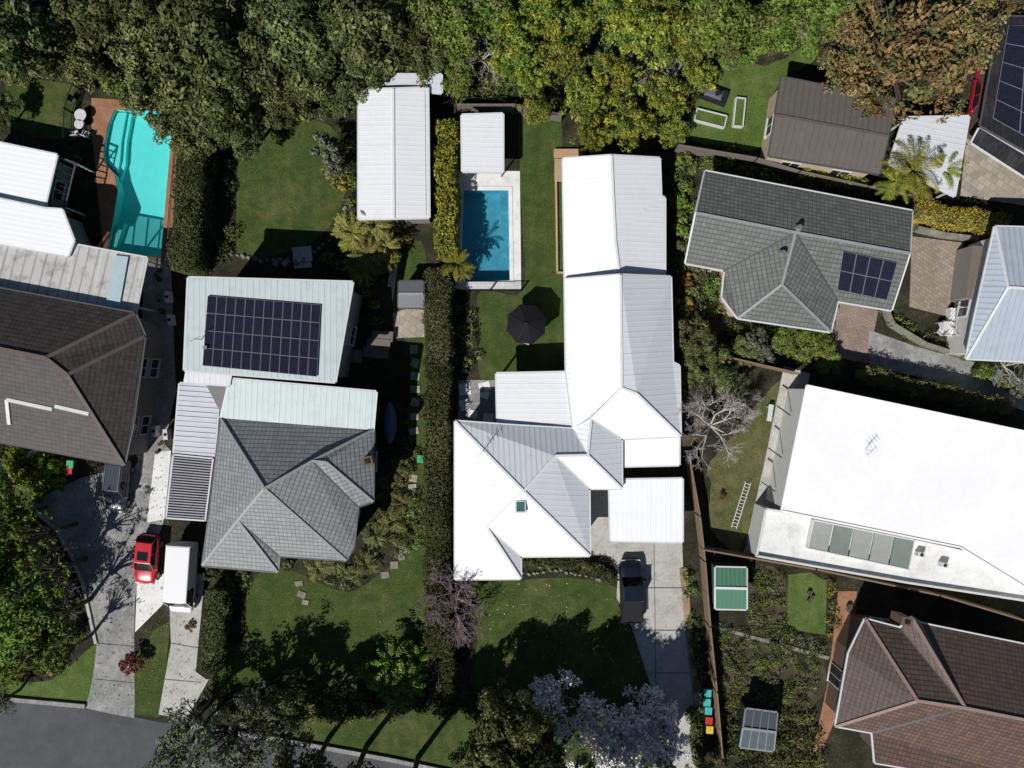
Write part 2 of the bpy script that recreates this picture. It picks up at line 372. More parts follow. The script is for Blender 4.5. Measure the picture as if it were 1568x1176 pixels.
TREES['bareg']=('bare_tree',[baretree('bare_tree_mesh',3,3.5,4,M_barkp,6,tip=.014)],3.3,4.5)
TREES['bareb']=('bare_brown_tree',[baretree('bare_brown_tree_mesh',5,3.5,4,M_barkb,6,tip=.014)],3.3,4.5)
TREES['mag']=('magnolia_tree',[baretree('magnolia_tree_mesh',9,3.5,4,M_bark,6,L_flower,3)],3.3,4.5)
TREES['mags']=('magnolia_tree',[baretree('magnolia_tree_sparse_mesh',11,3.5,4,M_barkb,6,L_flower,1)],3.3,4.5)
TREES['palm']=('palm_tree',[palm('palm_tree_mesh',1,2.6,3.6,L_yel)],2.5,3.6)
TREES['palmo']=('golden_palm',[palm('golden_palm_mesh',2,2.3,3.0,L_palm,26,22,.08,.42)],2.3,3.0)
TREES['cyc']=('cycad',[palm('cycad_mesh',4,1.3,.5,L_olive,20,16,.05,.28,.15)],1.2,.7)
TREES['bird']=('bird_of_paradise_plant',[palm('bird_of_paradise_mesh',6,1.8,1.2,L_bri,18,8,.16,.4,.1)],1.7,1.4)
def T(key,*lst,hs=1.0):
    nm,ms,R,z0=TREES[key]
    for t in lst: inst(nm,random.choice(ms),t[0],t[1],t[2],R,z0,t[3] if len(t)>3 else hs)
def inpoly(p,poly):
    x,y=p;c=False;n=len(poly)
    for i in range(n):
        x1,y1=poly[i][:2];x2,y2=poly[i-1][:2]
        if (y1>y)!=(y2>y) and x<(x2-x1)*(y-y1)/(y2-y1)+x1:c=not c
    return c
def bed(name,poly,n,r=(.3,.7),h=(.3,.8),mats=(None,),size=.1,dens=55,seed=1):
    P=[W(*p)[:2] for p in poly]; rng=np.random.default_rng(seed+len(poly)*7+int(abs(poly[0][0]))); q=Q()
    xs=[p[0] for p in P];ys=[p[1] for p in P];k=0;tr=0
    while k<n and tr<n*30:
        tr+=1; c=(rng.uniform(min(xs),max(xs)),rng.uniform(min(ys),max(ys)))
        if not inpoly(c,P): continue
        k+=1; rr=rng.uniform(*r);hh=rng.uniform(*h);m=int(dens*(rr/.5)**2)+12; u=unit(rng,m,-.1)
        p=u*rng.uniform(.6,1.1,m)[:,None]*np.array([rr,rr,hh])+np.array([c[0],c[1],hh*.15])
        p[:,2]=np.maximum(p[:,2],.03)
        nn=u+rng.normal(size=(m,3))*.5+np.array([0,0,.4]);nn/=np.linalg.norm(nn,axis=1)[:,None]
        q.leaves(p,nn,size,.45,rng,mats[rng.integers(len(mats))])
    return link(bpy.data.objects.new(name,q.mesh(name)))
def litter(name,poly,n,mats,size=.05,z=.05,seed=5):
    P=[W(*p)[:2] for p in poly]; rng=np.random.default_rng(seed+int(abs(poly[0][0]))); q=Q()
    xs=[p[0] for p in P];ys=[p[1] for p in P]; pts=[]
    while len(pts)<n:
        c=(rng.uniform(min(xs),max(xs)),rng.uniform(min(ys),max(ys)))
        if inpoly(c,P): pts.append((c[0],c[1],z+rng.uniform(0,.03)))
    pts=np.array(pts); nn=np.tile([0,0,1.],(n,1))+rng.normal(size=(n,3))*.3; nn/=np.linalg.norm(nn,axis=1)[:,None]
    k=n//len(mats)
    for i,m in enumerate(mats): q.leaves(pts[i*k:(i+1)*k],nn[i*k:(i+1)*k],size,.6,rng,m)
    return link(bpy.data.objects.new(name,q.mesh(name)))
def hedge(name,pts,wid,h,mat,size=.09,dens=150,seed=3):
    P=[W(p[0],p[1],h) for p in pts]; rng=np.random.default_rng(seed+int(pts[0][0])); q=Q()
    core=L_dark
    for a,b in zip(P[:-1],P[1:]):
        a=np.array(a[:2]);b=np.array(b[:2]);L=np.linalg.norm(b-a);d=(b-a)/L;s=np.array([-d[1],d[0]])
        n=int(L*wid*dens); t=rng.uniform(-.1,L+.1,n);u=rng.uniform(-wid/2,wid/2,n)
        wob=.1*np.sin(t*1.3)+.08*np.sin(t*3.7+2)
        bump=.12*np.sin(t*1.7+1)+.1*np.sin(t*4.1+u*5)+rng.normal(size=n)*.09
        edge=np.maximum(0,np.abs(u)/(wid/2)-.75)*.6
        xy=a+np.outer(t,d)+np.outer(u+wob,s); z=h+bump-edge
        nn=np.tile([0,0,1.],(n,1))+rng.normal(size=(n,3))*.6;nn/=np.linalg.norm(nn,axis=1)[:,None]
        q.leaves(np.column_stack([xy,z]),nn,size,.5,rng,mat)
        for sg in (-1,1):
            n=int(L*h*dens*.6);t=rng.uniform(0,L,n);z=rng.uniform(0.05,h,n)
            off=sg*(wid/2+.06*np.sin(t*2+z*3)+rng.normal(size=n)*.1)+.1*np.sin(t*1.3)+.08*np.sin(t*3.7+2)
            nn=np.tile([s[0]*sg,s[1]*sg,.4],(n,1))+rng.normal(size=(n,3))*.5;nn/=np.linalg.norm(nn,axis=1)[:,None]
            q.leaves(np.column_stack([a+np.outer(t,d)+np.outer(off,s),z]),nn,size,.5,rng,mat)
        w2=wid/2-.22;V=[]
        for zz in (0,h-.25):
            for e,sg in ((a,-1),(b,-1),(b,1),(a,1)): V.append([*(e+s*sg*w2),zz])
        q.add(np.array(V),np.array([[0,1,5,4],[1,2,6,5],[2,3,7,6],[3,0,4,7],[4,5,6,7]]),core)
    return link(bpy.data.objects.new(name,q.mesh(name)))
# ---------------------------------------------------------------- buildings
def roof(parent,name,V,faces,mat,cap=None,thick=.16,rim=None,caps=True,gut=True,flatdir=None,capw=.2):
    keys=list(V); P={k:W(*V[k]) for k in keys}; idx={k:i for i,k in enumerate(keys)}
    me=bpy.data.meshes.new(name); mats=[mat,rim or M_gut]; fl=[];mi=[]
    for f in faces:
        mt=None
        if isinstance(f,tuple): f,mt=f
        if isinstance(f,str): f=f.split()
        pts=[P[k] for k in f]; nrm=Vector((0,0,0))
        for i in range(len(pts)):
            a,b=pts[i],pts[(i+1)%len(pts)]
            nrm+=Vector(((a.y-b.y)*(a.z+b.z),(a.z-b.z)*(a.x+b.x),(a.x-b.x)*(a.y+b.y)))
        if nrm.z<0: f=f[::-1]
        if mt and mt not in mats: mats.append(mt)
        fl.append([idx[k] for k in f]); mi.append(mats.index(mt) if mt else 0)
    me.from_pydata([P[k] for k in keys],[],fl)
    for m in mats: me.materials.append(m)
    me.polygons.foreach_set('material_index',mi); me.update()
    uv=me.uv_layers.new(name='UVMap')
    for p in me.polygons:
        n=p.normal
        if flatdir is not None and n.z>.97: u=Vector((math.cos(flatdir),math.sin(flatdir),0))
        else:
            u=Vector((0,0,1)).cross(n)
            if u.length<.02: u=Vector((1,0,0))
        u.normalize(); v=n.cross(u)
        for li in p.loop_indices:
            c=me.vertices[me.loops[li].vertex_index].co; uv.data[li].uv=(c.dot(u),c.dot(v))
    o=link(bpy.data.objects.new(name,me),parent)
    if thick:
        s=o.modifiers.new('sol','SOLIDIFY'); s.thickness=thick; s.offset=-1; s.material_offset_rim=1
    ec={}
    for p in me.polygons:
        for e in p.edge_keys: ec.setdefault(tuple(sorted(e)),[]).append(p)
    mb=MB();g=MB()
    for (a,b),ps in ec.items():
        A=me.vertices[a].co.copy();B=me.vertices[b].co.copy()
        if len(ps)==2 and caps:
            if ps[0].normal.dot(ps[1].normal)<.996:
                c=(A+B)/2
                conv=ps[0].normal.dot(ps[1].center-c)<0
                up=Vector((0,0,.03 if conv else .012))
                mb.beam(A+up,B+up,capw if conv else capw*.7,.07 if conv else .03,(cap or C_capw) if conv else (M_gut if (cap or C_capw)==C_capw else M_gutd))
        elif len(ps)==1 and gut:
            dn=Vector((0,0,-.07)); c=ps[0].center; out=(A+B)/2-c; out.z=0
            e=(B-A).normalized(); out=out-e*out.dot(e); out.z=0
            if out.length>0: out.normalize()
            g.beam(A+dn+out*.06,B+dn+out*.06,.12,.12,rim or M_gut)
    if mb.f: mb.build('ridge_capping',parent)
    if g.f: g.build('gutter',parent)
    return o
def walls(parent,outline,ze,mat,ins=.45,z0=0.0,windows=True,levels=None):
    P=[W(p[0],p[1],ze) for p in outline]; I=inset(P,ins); mb=MB(); mb.prism(I,z0,ze-.02,mat); mb.build('walls',parent)
    if not windows: return
    wb=MB(); lv=levels or ([1.5] if ze<4.6 else [1.4,4.2]); first=True
    for i in range(len(I)):
        a=I[i];b=I[(i+1)%len(I)];L=(b-a).length
        if L<2.6: continue
        d=(b-a)/L;out=Vector((d.y,-d.x));n=max(1,int(L/3.6));rot=math.atan2(d.y,d.x)
        for k in range(n):
            c=a+d*(L*(k+.5)/n)
            for z in lv:
                if z+.7>ze: continue
                q=c+out*.02; hgt=1.2
                if first and z<2: z=1.05;hgt=2.05;first=False
                wb.box((q.x,q.y,z),(1.6,.1,hgt),rot,M_frame)
                q=c+out*.05; wb.box((q.x,q.y,z),(1.42,.08,hgt-.18),rot,M_glass)
                wb.box((q.x+out.x*.03,q.y+out.y*.03,z),(.05,.06,hgt-.16),rot,M_frame)
                wb.box((q.x+out.x*.04,q.y+out.y*.04,z-hgt/2-.03),(1.75,.16,.06),rot,M_frame)
    if wb.f: wb.build('windows',parent)
def solar(parent,quad,rows,cols,name='solar_panels',lift=.14,fcol=(.2,.2,.22)):
    c=[W(*q) for q in quad]; mb=MB()
    pm=MATS.get('solar_cell') or None
    if pm is None:
        m,nt,o=newmat('solar_cell'); pos=N(nt,'ShaderNodeNewGeometry').outputs['Position']
        b=N(nt,'ShaderNodeTexBrick'); b.offset=0; nt.links.new(pos,b.inputs[0]); b.inputs['Scale'].default_value=1
        b.inputs['Brick Width'].default_value=.16;b.inputs['Row Height'].default_value=.16;b.inputs['Mortar Size'].default_value=.006
        b.inputs['Color1'].default_value=(.01,.011,.022,1);b.inputs['Color2'].default_value=(.014,.014,.03,1);b.inputs['Mortar'].default_value=(.035,.035,.05,1)
        bsdf(nt,o,b.outputs[0],.15,.5); MATS['solar_cell']=pm=m
    fr=flat('panel_frame',fcol,.4)
    def bl(u,v): return (c[0]*(1-u)+c[1]*u)*(1-v)+(c[3]*(1-u)+c[2]*u)*v
    n=(c[1]-c[0]).cross(c[3]-c[0]).normalized()
    if n.z<0:n=-n
    wu=(c[1]-c[0]).length/cols; wv=(c[3]-c[0]).length/rows
    for i in range(rows):
        for j in range(cols):
            for g,l,mt,th in ((.008,lift,fr,.05),(.03,lift+.008,pm,.01)):
                gu=g/wu; gv=g/wv
                us=((j+gu)/cols,(j+1-gu)/cols); vs=((i+gv)/rows,(i+1-gv)/rows)
                q=[bl(us[0],vs[0]),bl(us[1],vs[0]),bl(us[1],vs[1]),bl(us[0],vs[1])]
                t=[p+n*l for p in q];bt=[p+n*(l-th) for p in q]
                mb.add(bt+t,[(4,5,6,7),(0,1,5,4),(1,2,6,5),(2,3,7,6),(3,0,4,7),(3,2,1,0)],mt)
    return mb.build(name,parent)
# ---------------------------------------------------------------- GROUND
pool1=[(176,168),(232,168),(262,170),(266,182),(256,290),(247,396),(206,390),(164,384),(172,340),(180,292),(176,268),(160,250),(158,232),(166,190)]
pool2=[(709,291),(779,291),(781,430),(705,432)]
P1=[W(*p) for p in pool1]; P2=[W(*p) for p in pool2]
big=[(-700,-700),(700,-700),(700,700),(-700,700)]
sheet('ground',big,0,G_base,[P1,P2],px=False)
sheet('pool_terrace',[(140,150),(172,152),(276,160),(262,402),(160,392),(150,300),(146,250),(140,200)],.02,G_terra,[P1])
sheet('pool_terrace',[(697,262),(796,262),(798,443),(697,443)],.02,G_white,[P2])
def lz(): lz.z+=.0015; return lz.z
lz.z=.006
for p,m,s_ in [
 ([(366,250),(372,215),(400,196),(450,180),(500,190),(522,220),(528,290),(512,335),(480,370),(430,388),(385,398),(362,382),(362,300)],G_lawn,5),
 ([(8,128),(60,122),(118,130),(114,215),(50,210),(8,190)],G_lawn,0),
 ([(797,188),(830,186),(860,192),(864,430),(866,572),(800,578),(738,582),(734,500),(736,445),(800,443),(797,300)],G_lawn,5),
 ([(610,398),(650,380),(654,600),(654,860),(654,1062),(560,1066),(440,1062),(325,1058),(340,1010),(375,972),(380,900),(430,868),(520,905),(560,895),(620,845),(640,780),(625,650),(628,540),(600,480)],G_lawn,5),
 ([(736,892),(800,888),(870,884),(940,896),(952,930),(965,965),(985,1005),(1004,1070),(1010,1090),(880,1085),(730,1068),(732,980)],G_lawn,5),
 ([(425,1095),(560,1088),(740,1075),(1000,1095),(1040,1176),(1060,1240),(760,1196),(640,1172),(600,1162),(430,1130)],G_lawn,5),
 ([(-40,1030),(20,1040),(80,1040),(150,985),(146,1030),(138,1078),(60,1070),(-40,1056)],G_lawn3,5),
 ([(206,1010),(235,965),(262,950),(254,1020),(245,1098),(204,1094)],G_lawn,0),
 ([(1088,740),(1082,720),(1110,680),(1185,590),(1212,588),(1190,690),(1150,842),(1110,835),(1086,800)],G_lawn2,5),
 ([(1207,880),(1240,876),(1266,890),(1264,972),(1225,966),(1205,955)],G_lawn3,0),
 ([(1052,205),(1075,120),(1120,82),(1160,100),(1200,90),(1245,62),(1250,90),(1205,118),(1192,130),(1168,222),(1100,222)],G_lawn3,5),
 ([(0,745),(60,740),(60,790),(100,850),(130,960),(100,1000),(0,1010)],G_lawn,5),
 ([(600,180),(700,190),(700,262),(660,262)],G_mulch,3),
 ([(1095,962),(1200,990),(1262,1010),(1240,1085),(1100,1075)],G_mulch,3),
 ([(1150,870),(1200,880),(1200,955),(1150,950)],G_mulch,3),
 ([(1395,520),(1560,548),(1600,580),(1600,600),(1400,560)],G_lawn,5),
]:
    sheet('mulch_bed' if m==G_mulch else 'lawn',p,lz(),m,sm=s_,jit=1.2)
sheet('road',[(-700,955),(0,1070),(135,1082),(240,1105),(430,1133),(600,1164),(760,1198),(1600,1360),(1600,1500),(700,1325),(0,1205),(-700,1085)],.012,G_asph)
PV=[('driveway',[(132,1080),(140,1086),(200,1098),(206,1094),(206,1030),(206,960),(212,890),(250,800),(262,690),(215,690),(205,715),(130,730),(60,765),(58,785),(85,808),(110,850),(128,895),(140,950),(148,985),(140,1050)],G_concg,4),
 ('concrete_slab',[(207,968),(210,893),(252,878),(250,925)],G_white,0),
 ('concrete_slab',[(238,692),(262,690),(252,795),(225,800)],G_white,0),
 ('driveway',[(243,1094),(286,1100),(320,1040),(316,1040),(300,1028),(314,880),(258,870),(262,985)],G_conc,0),
 ('driveway',[(905,850),(904,745),(940,745),(1042,745),(1046,880),(1052,980),(1062,1080),(1075,1215),(1038,1205),(1018,1120),(990,1030),(968,962),(944,915),(946,880),(935,852)],G_conc,0),
 ('patio',[(702,582),(764,582),(764,648),(702,648)],G_concg,0),
 ('paved_courtyard',[(1396,362),(1475,372),(1452,485),(1392,470)],G_court,0),
 ('paved_courtyard',[(1272,462),(1345,474),(1328,557),(1272,545)],G_brick,0),
 ('driveway',[(1330,505),(1400,530),(1600,585),(1600,640),(1440,585),(1330,560)],G_concg,0),
 ('paved_courtyard',[(1480,205),(1600,260),(1600,320),(1470,300)],G_sand,0),
 ('terracotta_path',[(1283,905),(1312,905),(1300,1050),(1250,1170),(1240,1170),(1268,1040)],G_terra,0),
 ('garden_path',[(600,392),(612,388),(600,470),(592,520),(582,518)],G_conc,0),
 ('paved_courtyard',[(601,480),(625,472),(650,475),(650,516),(603,518)],G_sand,0),
 ('service_yard',[(222,395),(262,400),(270,600),(250,690),(210,700)],G_concg,0),
 ('side_yard',[(528,430),(600,440),(610,690),(560,760)],G_base,0),
 ('gravel_path',[(1040,870),(1052,868),(1062,1000),(1078,1090),(1064,1092),(1050,980)],G_gravel,0),
 ('terrace_paving',[(1200,560),(1240,572),(1215,700),(1190,790),(1150,860),(1138,850),(1172,700)],G_conc,0),
 ('service_yard',[(1100,560),(1060,700),(1045,700),(1040,560)],G_mulch,0),
 ('garden_path',[(1086,955),(1270,1005),(1268,1010),(1086,960)],G_stone,0),
 ('stone_path',[(860,0),(905,0),(905,70),(880,70)],G_stone,5),
]
zz=.026
for nm,p,m,sm in PV:
    zz+=.002; sheet(nm,p,zz,m,sm=sm)
def polyline(nm,pts,w,h,mat,z=None):
    mb=MB()
    for a,b in zip(pts[:-1],pts[1:]):
        A=W(*a);B=W(*b); zc=h/2 if z is None else z; A.z=B.z=zc; mb.beam(A,B,w,h,mat)
    return mb.build(nm)
polyline('kerb',[(-700,953),(0,1068),(132,1080)],.35,.24,G_concg)
polyline('kerb',[(286,1110),(430,1131),(600,1162),(760,1196),(1020,1246)],.35,.24,G_concg)
polyline('kerb',[(-700,1088),(0,1207),(700,1327),(1600,1503)],.35,.24,G_concg)
polyline('driveway_edging',[(148,985),(140,950),(128,895),(110,850),(85,808),(58,785),(52,775)],.25,.16,G_conc)
def joints(segs):
    mb=MB()
    for a,b in segs:
        A=W(*a);B=W(*b);A.z=B.z=.075; mb.beam(A,B,.035,.012,flat('joint_dark',(.1,.1,.095)))
    mb.build('driveway_joints')
joints([((947,900),(1047,900)),((967,965),(1052,965)),((990,1030),(1058,1030)),((1000,745),(1004,1060)),((262,985),(304,992)),((252,1040),(308,1045)),((145,1040),(205,1046)),((146,985),(206,990))])
def water(name,c):
    m,nt,o=newmat(name)
    t=N(nt,'ShaderNodeBsdfTransparent'); t.inputs[0].default_value=(*c,1)
    g=N(nt,'ShaderNodeBsdfGlossy'); g.inputs['Roughness'].default_value=.04
    fr=N(nt,'ShaderNodeFresnel'); fr.inputs[0].default_value=1.33
    pos=N(nt,'ShaderNodeNewGeometry').outputs['Position']; b=N(nt,'ShaderNodeBump'); b.inputs['Strength'].default_value=.15; b.inputs['Distance'].default_value=.05
    nt.links.new(noise(nt,pos,3.5,3),b.inputs['Height'])
    nt.links.new(b.outputs[0],g.inputs['Normal']); nt.links.new(b.outputs[0],fr.inputs['Normal'])
    mx=N(nt,'ShaderNodeMixShader'); nt.links.new(fr.outputs[0],mx.inputs[0]); nt.links.new(t.outputs[0],mx.inputs[1]); nt.links.new(g.outputs[0],mx.inputs[2])
    nt.links.new(mx.outputs[0],o.inputs[0]); return m
def pool(P,floor,watc,cop,depth=1.2,steps=()):
    e=empty('swimming_pool'); mb=MB(); P=ccw(P); n=len(P)
    vs=[(p.x,p.y,.03) for p in P]+[(p.x,p.y,-depth) for p in P]
    mb.add(vs,[(i+n,(i+1)%n+n,(i+1)%n,i) for i in range(n)]+[tuple(range(n,2*n))],floor); mb.build('basin',e)
    sheet('water',P,-.13,watc,px=False,parent=e)
    c=MB(); out=inset(P,-.3); inn=inset(P,.03)
    for i in range(n):
        j=(i+1)%n
        V=[(inn[i].x,inn[i].y,.07),(out[i].x,out[i].y,.07),(out[j].x,out[j].y,.07),(inn[j].x,inn[j].y,.07),(inn[i].x,inn[i].y,-.02),(inn[j].x,inn[j].y,-.02),(out[i].x,out[i].y,.0),(out[j].x,out[j].y,.0)]
        c.add(V,[(0,1,2,3),(4,0,3,5),(1,6,7,2)],cop)
    c.build('coping',e)
    s=MB()
    for poly,z in steps: s.prism([W(*p) for p in poly],-depth+.01,z,floor)
    if s.f: s.build('steps',e)
fl1=ground('pool_plaster_turquoise',[(.3,(.17,.64,.63)),(.7,(.24,.72,.7))],.3,1,.6,.05)
fl2=ground('pool_plaster_blue',[(.3,(.12,.34,.41)),(.7,(.26,.53,.6))],1.5,4,.6,.05)
pool(P1,fl1,water('pool_water',(.7,.96,.96)),G_terra,1.0,[([(176,170),(190,170),(182,215),(180,245),(176,262),(161,248),(160,232),(167,190)],-.35),([(190,170),(196,170),(188,215),(186,250),(178,275),(176,262),(180,245),(182,215)],-.6),([(186,340),(172,384),(166,382),(172,345)],-.4)])
pool(P2,fl2,water('pool_water_deep',(.5,.76,.83)),G_white,1.3,[([(765,291),(779,291),(780,318),(765,318)],-.4)])
# ---------------------------------------------------------------- BUILDINGS
e=empty('white_roof_house')
V=dict(N1=(862,243,3.2),N2=(936,238,4.2),N3=(1010,242,3.2),N4=(1012,300,3.2),N5=(1018,303,3.1),N6=(1018,424,3.1),N7=(948,417,4.2),N8=(865,428,3.1),R=(942,367,4.25))
roof(e,'roof_north_wing',V,['N1 N2 R N7 N8',('N2 N3 N4 R',R_white2),('R N4 N5 N6 N7',R_white2)],R_white,C_capw)  # right slopes are the same white roof, their shade put into a greyer colour
walls(e,[(862,243),(1010,242),(1018,424),(865,428)],3.15,W_white)
V=dict(M1=(865,428,3.5),M2=(950,421,5.0),M3=(1027,424,3.5),M4=(1030,555,3.5),M5=(1040,560,3.4),M6=(1042,668,3.4),Ra=(952,594,5.0),Rb=(975,603,4.9),
 M8=(867,570,3.5),K=(878,657,3.5),Q1=(905,642,4.3),Q=(952,672,3.4),Q3=(952,748,3.4),E1=(900,697,4.5),D=(850,698,4.7),C=(802,752,5.3),P1=(697,645,3.4),G1=(902,748,3.4),G2=(903,851,3.4),
 Tt=(746,808,4.5),f1=(797,852,3.4),f2=(797,886,3.4),BL=(697,887,3.4),Px=(778,651,3.45))
roof(e,'roof_main',V,['M1 M2 Ra Q1 K M8',('M2 M3 M4 Rb Ra',R_pale),('Rb M4 M5 M6',R_pale),'Ra Rb M6 Q Q1',('Q1 Q Q3 E1',R_pale),('K Q1 E1',R_white2),('P1 Px K E1 D C',R_pale),  # slopes turned from the sun get greyer metal: shade painted into white roofing
 'D E1 Q3 G1',('C D G1 G2',R_pale),'P1 C Tt BL','C G2 f1 Tt',('Tt f1 f2',R_pale),'Tt f2 BL'],R_white,C_capw)
walls(e,[(865,428),(1027,424),(1042,668),(952,672),(952,748),(903,748),(903,851),(797,852),(797,886),(697,887),(697,645),(878,657)],3.4,W_white)
V=dict(a=(760,572,3.0),b=(866,570,3.25),c=(876,656,3.3),d=(762,655,3.05))
roof(e,'roof_patio',V,['a b c d'],R_white2,flatdir=1.57)
walls(e,[(775,590),(866,588),(870,650),(775,650)],3.0,W_white)
mb=MB()
for x,y in ((764,577),(764,650)):
    p=W(x,y,3); mb.beam((p.x,p.y,0),(p.x,p.y,2.9),.14,.14,W_white)
mb.build('patio_posts',e)
V=dict(a=(953,672,3.1),b=(1040,670,3.1),c=(1040,712,3.1),d=(955,714,3.1))
roof(e,'roof_entry',V,['a b c d'],R_membr,flatdir=0)
walls(e,[(953,672),(1040,670),(1040,712),(955,714)],3.0,W_grey)
mb=MB(); p=W(797,776,5.1)
mb.box((p.x,p.y,4.85),(.85,.95,.6),0,M_frame); mb.box((p.x,p.y,5.17),(.62,.72,.06),0,flat('skylight_glass',(.05,.14,.13),.1,.8)); mb.build('skylight',e,bevel=.02)
mb=MB(); p=W(740,690,4.2)
mb.beam((p.x,p.y,3.9),(p.x,p.y,5.5),.04,.04,M_metal); mb.beam((p.x-.4,p.y-.35,5.4),(p.x+.4,p.y+.35,5.4),.025,.025,M_metal)
for t in (-.3,-.1,.1,.28): mb.beam((p.x+t*1.2-.2,p.y+t+.2,5.42),(p.x+t*1.2+.2,p.y+t-.2,5.42),.018,.018,M_metal)
mb.build('tv_antenna',e)
c=empty('carport')
V=dict(a=(933,735,2.9),b=(1045,733,2.9),c=(1045,830,2.8),d=(935,828,2.8))
roof(c,'roof',V,['a b c d'],R_white,flatdir=0)
mb=MB()
for x,y in ((940,741),(1038,739),(1038,822),(940,822),(1038,780)):
    p=W(x,y,2.8); mb.beam((p.x,p.y,0),(p.x,p.y,2.65),.12,.12,W_white)
mb.build('posts',c)
e=empty('garden_studio')
V=dict(a=(549,137,3.1),b=(655,134,2.9),c=(657,333,2.9),d=(549,335,3.1),r0=(602,136,3.25),r1=(603,334,3.25))
roof(e,'roof',V,['a r0 r1 d',('r0 b c r1',R_white2)],R_white2,C_capw,flatdir=1.57)
walls(e,[(549,137),(655,134),(657,333),(549,335)],2.95,W_grey,.2)
V=dict(a=(585,114,2.7),b=(676,114,2.6),c=(676,142,2.6),d=(585,134,2.7))
roof(e,'roof_lean_to',V,['a b c d'],R_pale,flatdir=1.57)
e=empty('pool_cabana')
V=dict(a=(707,176,2.8),b=(770,174,2.6),c=(770,263,2.6),d=(708,262,2.8))
roof(e,'roof',V,['a b c d'],R_white2,flatdir=1.57)
walls(e,[(707,176),(770,174),(770,240),(708,240)],2.6,W_grey,.2)
mb=MB()
for x,y in ((712,257),(766,257)):
    p=W(x,y,2.6); mb.beam((p.x,p.y,0),(p.x,p.y,2.5),.1,.1,W_white)
mb.build('posts',e)
e=empty('solar_roof_house')
V=dict(a=(288,425,6.3),b=(540,432,5.9),c=(513,585,5.9),d=(282,567,6.3))
roof(e,'roof_upper',V,['a b c d'],R_teal,flatdir=0.0,rim=M_gut)
walls(e,[(288,425),(540,432),(513,585),(282,567)],5.9,W_grey,.4)
def rz(x): return 6.3-.4*(x-285)/250
solar(e,[(319,453,rz(319)),(492,467,rz(492)),(486,577,rz(486)),(311,560,rz(311))],4,12)
V=dict(a=(352,580,5.0),b=(576,600,5.0),c=(571,660,4.6),d=(338,640,4.6))
roof(e,'roof_skillion',V,['a b c d'],R_teal)
V=dict(a=(286,569,5.2),b=(353,572,5.2),c=(350,590,5.1),d=(283,585,5.1))
roof(e,'roof_link',V,['a b c d'],R_pale)
walls(e,[(300,572),(570,605),(566,655),(335,640)],4.5,W_grey,.3)
V=dict(TL=(338,641,4.6),TR=(572,658,4.6),R1=(571,768,4.5),B=(478,706,6.6),B2=(500,708,6.5),R2=(548,776,4.6),R3=(541,838,4.5),BR=(530,858,4.5),A=(405,748,7.5),
 G=(427,851,4.5),Vv=(364,797,6.0),Fv=(425,876,4.4),FL=(310,866,4.4),L=(320,795,4.5))
roof(e,'roof_tiled',V,['TL TR B A','TR R1 B2 B','B B2 R1 R2','A B R2 R3 BR','A BR G Vv','TL A Vv L','L Vv FL','Vv FL Fv','Vv Fv G'],T_grey,C_cap,rim=M_gutd)
walls(e,[(338,641),(572,658),(571,768),(548,776),(530,858),(427,851),(425,876),(310,866)],4.4,W_brick,.5,levels=[1.5])
V=dict(a=(275,587,4.1),b=(336,591,4.1),c=(328,700,4.1),d=(266,694,4.1))
roof(e,'roof_side',V,['a b c d'],R_stripe,flatdir=1.5)
p4=[W(x,y,4.1) for x,y in ((266,696),(327,702),(315,797),(255,793))]
mb=MB()
for a,b in ((0,1),(1,2),(2,3),(3,0)): mb.beam(p4[a],p4[b],.12,.2,M_gut)
for i in range(1,24):
    t=i/24; mb.beam(p4[0].lerp(p4[3],t)+Vector((0,0,.02)),p4[1].lerp(p4[2],t)+Vector((0,0,.02)),.08,.12,flat('louvre_blade',(.33,.33,.4)))
for q in (p4[2],p4[3],p4[0]): mb.beam((q.x,q.y,0),(q.x,q.y,4.0),.12,.12,M_gut)
mb.build('louvre_pergola',e)
walls(e,[(278,592),(330,592),(324,700),(270,692)],4.0,W_grey,.2)
mb=MB(); p=W(565,705,5.2)
mb.box((p.x,p.y,5.0),(.7,.6,1.5),.2,W_brick); mb.box((p.x,p.y,5.8),(.82,.72,.1),.2,W_brick); mb.box((p.x,p.y,5.88),(.4,.35,.1),.2,M_dark); mb.build('chimney',e)
mb=MB(); p=W(307,520,6.4); mb.beam((p.x,p.y,6.2),(p.x,p.y,7.4),.05,.05,M_metal); mb.beam((p.x-.4,p.y-.2,7.3),(p.x+.4,p.y+.2,7.3),.04,.04,M_metal); mb.box((p.x+.4,p.y-.6,6.45),(.3,.25,.3),0,M_metal); mb.build('antenna_mast',e)
# brown tiled house at left
e=empty('brown_tile_house')
V=dict(a=(-90,425,4.6),b=(207,480,4.6),b2=(222,515,4.4),c=(204,648,4.6),d=(190,712,4.4),f=(-90,660,4.4),r0=(-90,516,6.9),r1=(70,548,6.9),r2=(103,574,6.6))
roof(e,'roof',V,['a b r1 r0','b b2 r2 r1','r2 b2 c d','r1 r2 d','r0 r1 d f'],T_brown,C_capb,rim=M_gutd,capw=.28)
walls(e,[(-90,425),(207,480),(222,515),(190,712),(-90,660)],4.4,W_grey,.5,levels=[1.3,3.2])
mb=MB()
def fz(x,y):  # height on the front plane
    yr=548+(x-70)*.2; ye=677+x*.1842
    return 6.9-2.5*(y-yr)/(ye-yr)
for a,b in (((10,612),(80,627)),((84,622),(136,634))):
    A=W(a[0],a[1],fz(*a)+.1);B=W(b[0],b[1],fz(*b)+.1); mb.beam(A,B,.28,.08,W_white)
mb.beam(W(10,612,fz(10,612)+.1),W(14,650,fz(14,650)+.1),.28,.08,W_white)
mb.build('roof_flashing',e)
V=dict(a=(-60,363,3.5),b=(105,394,3.5),b1=(112,374,3.4),b2=(225,395,3.4),c=(207,479,3.9),d=(-60,430,3.9))
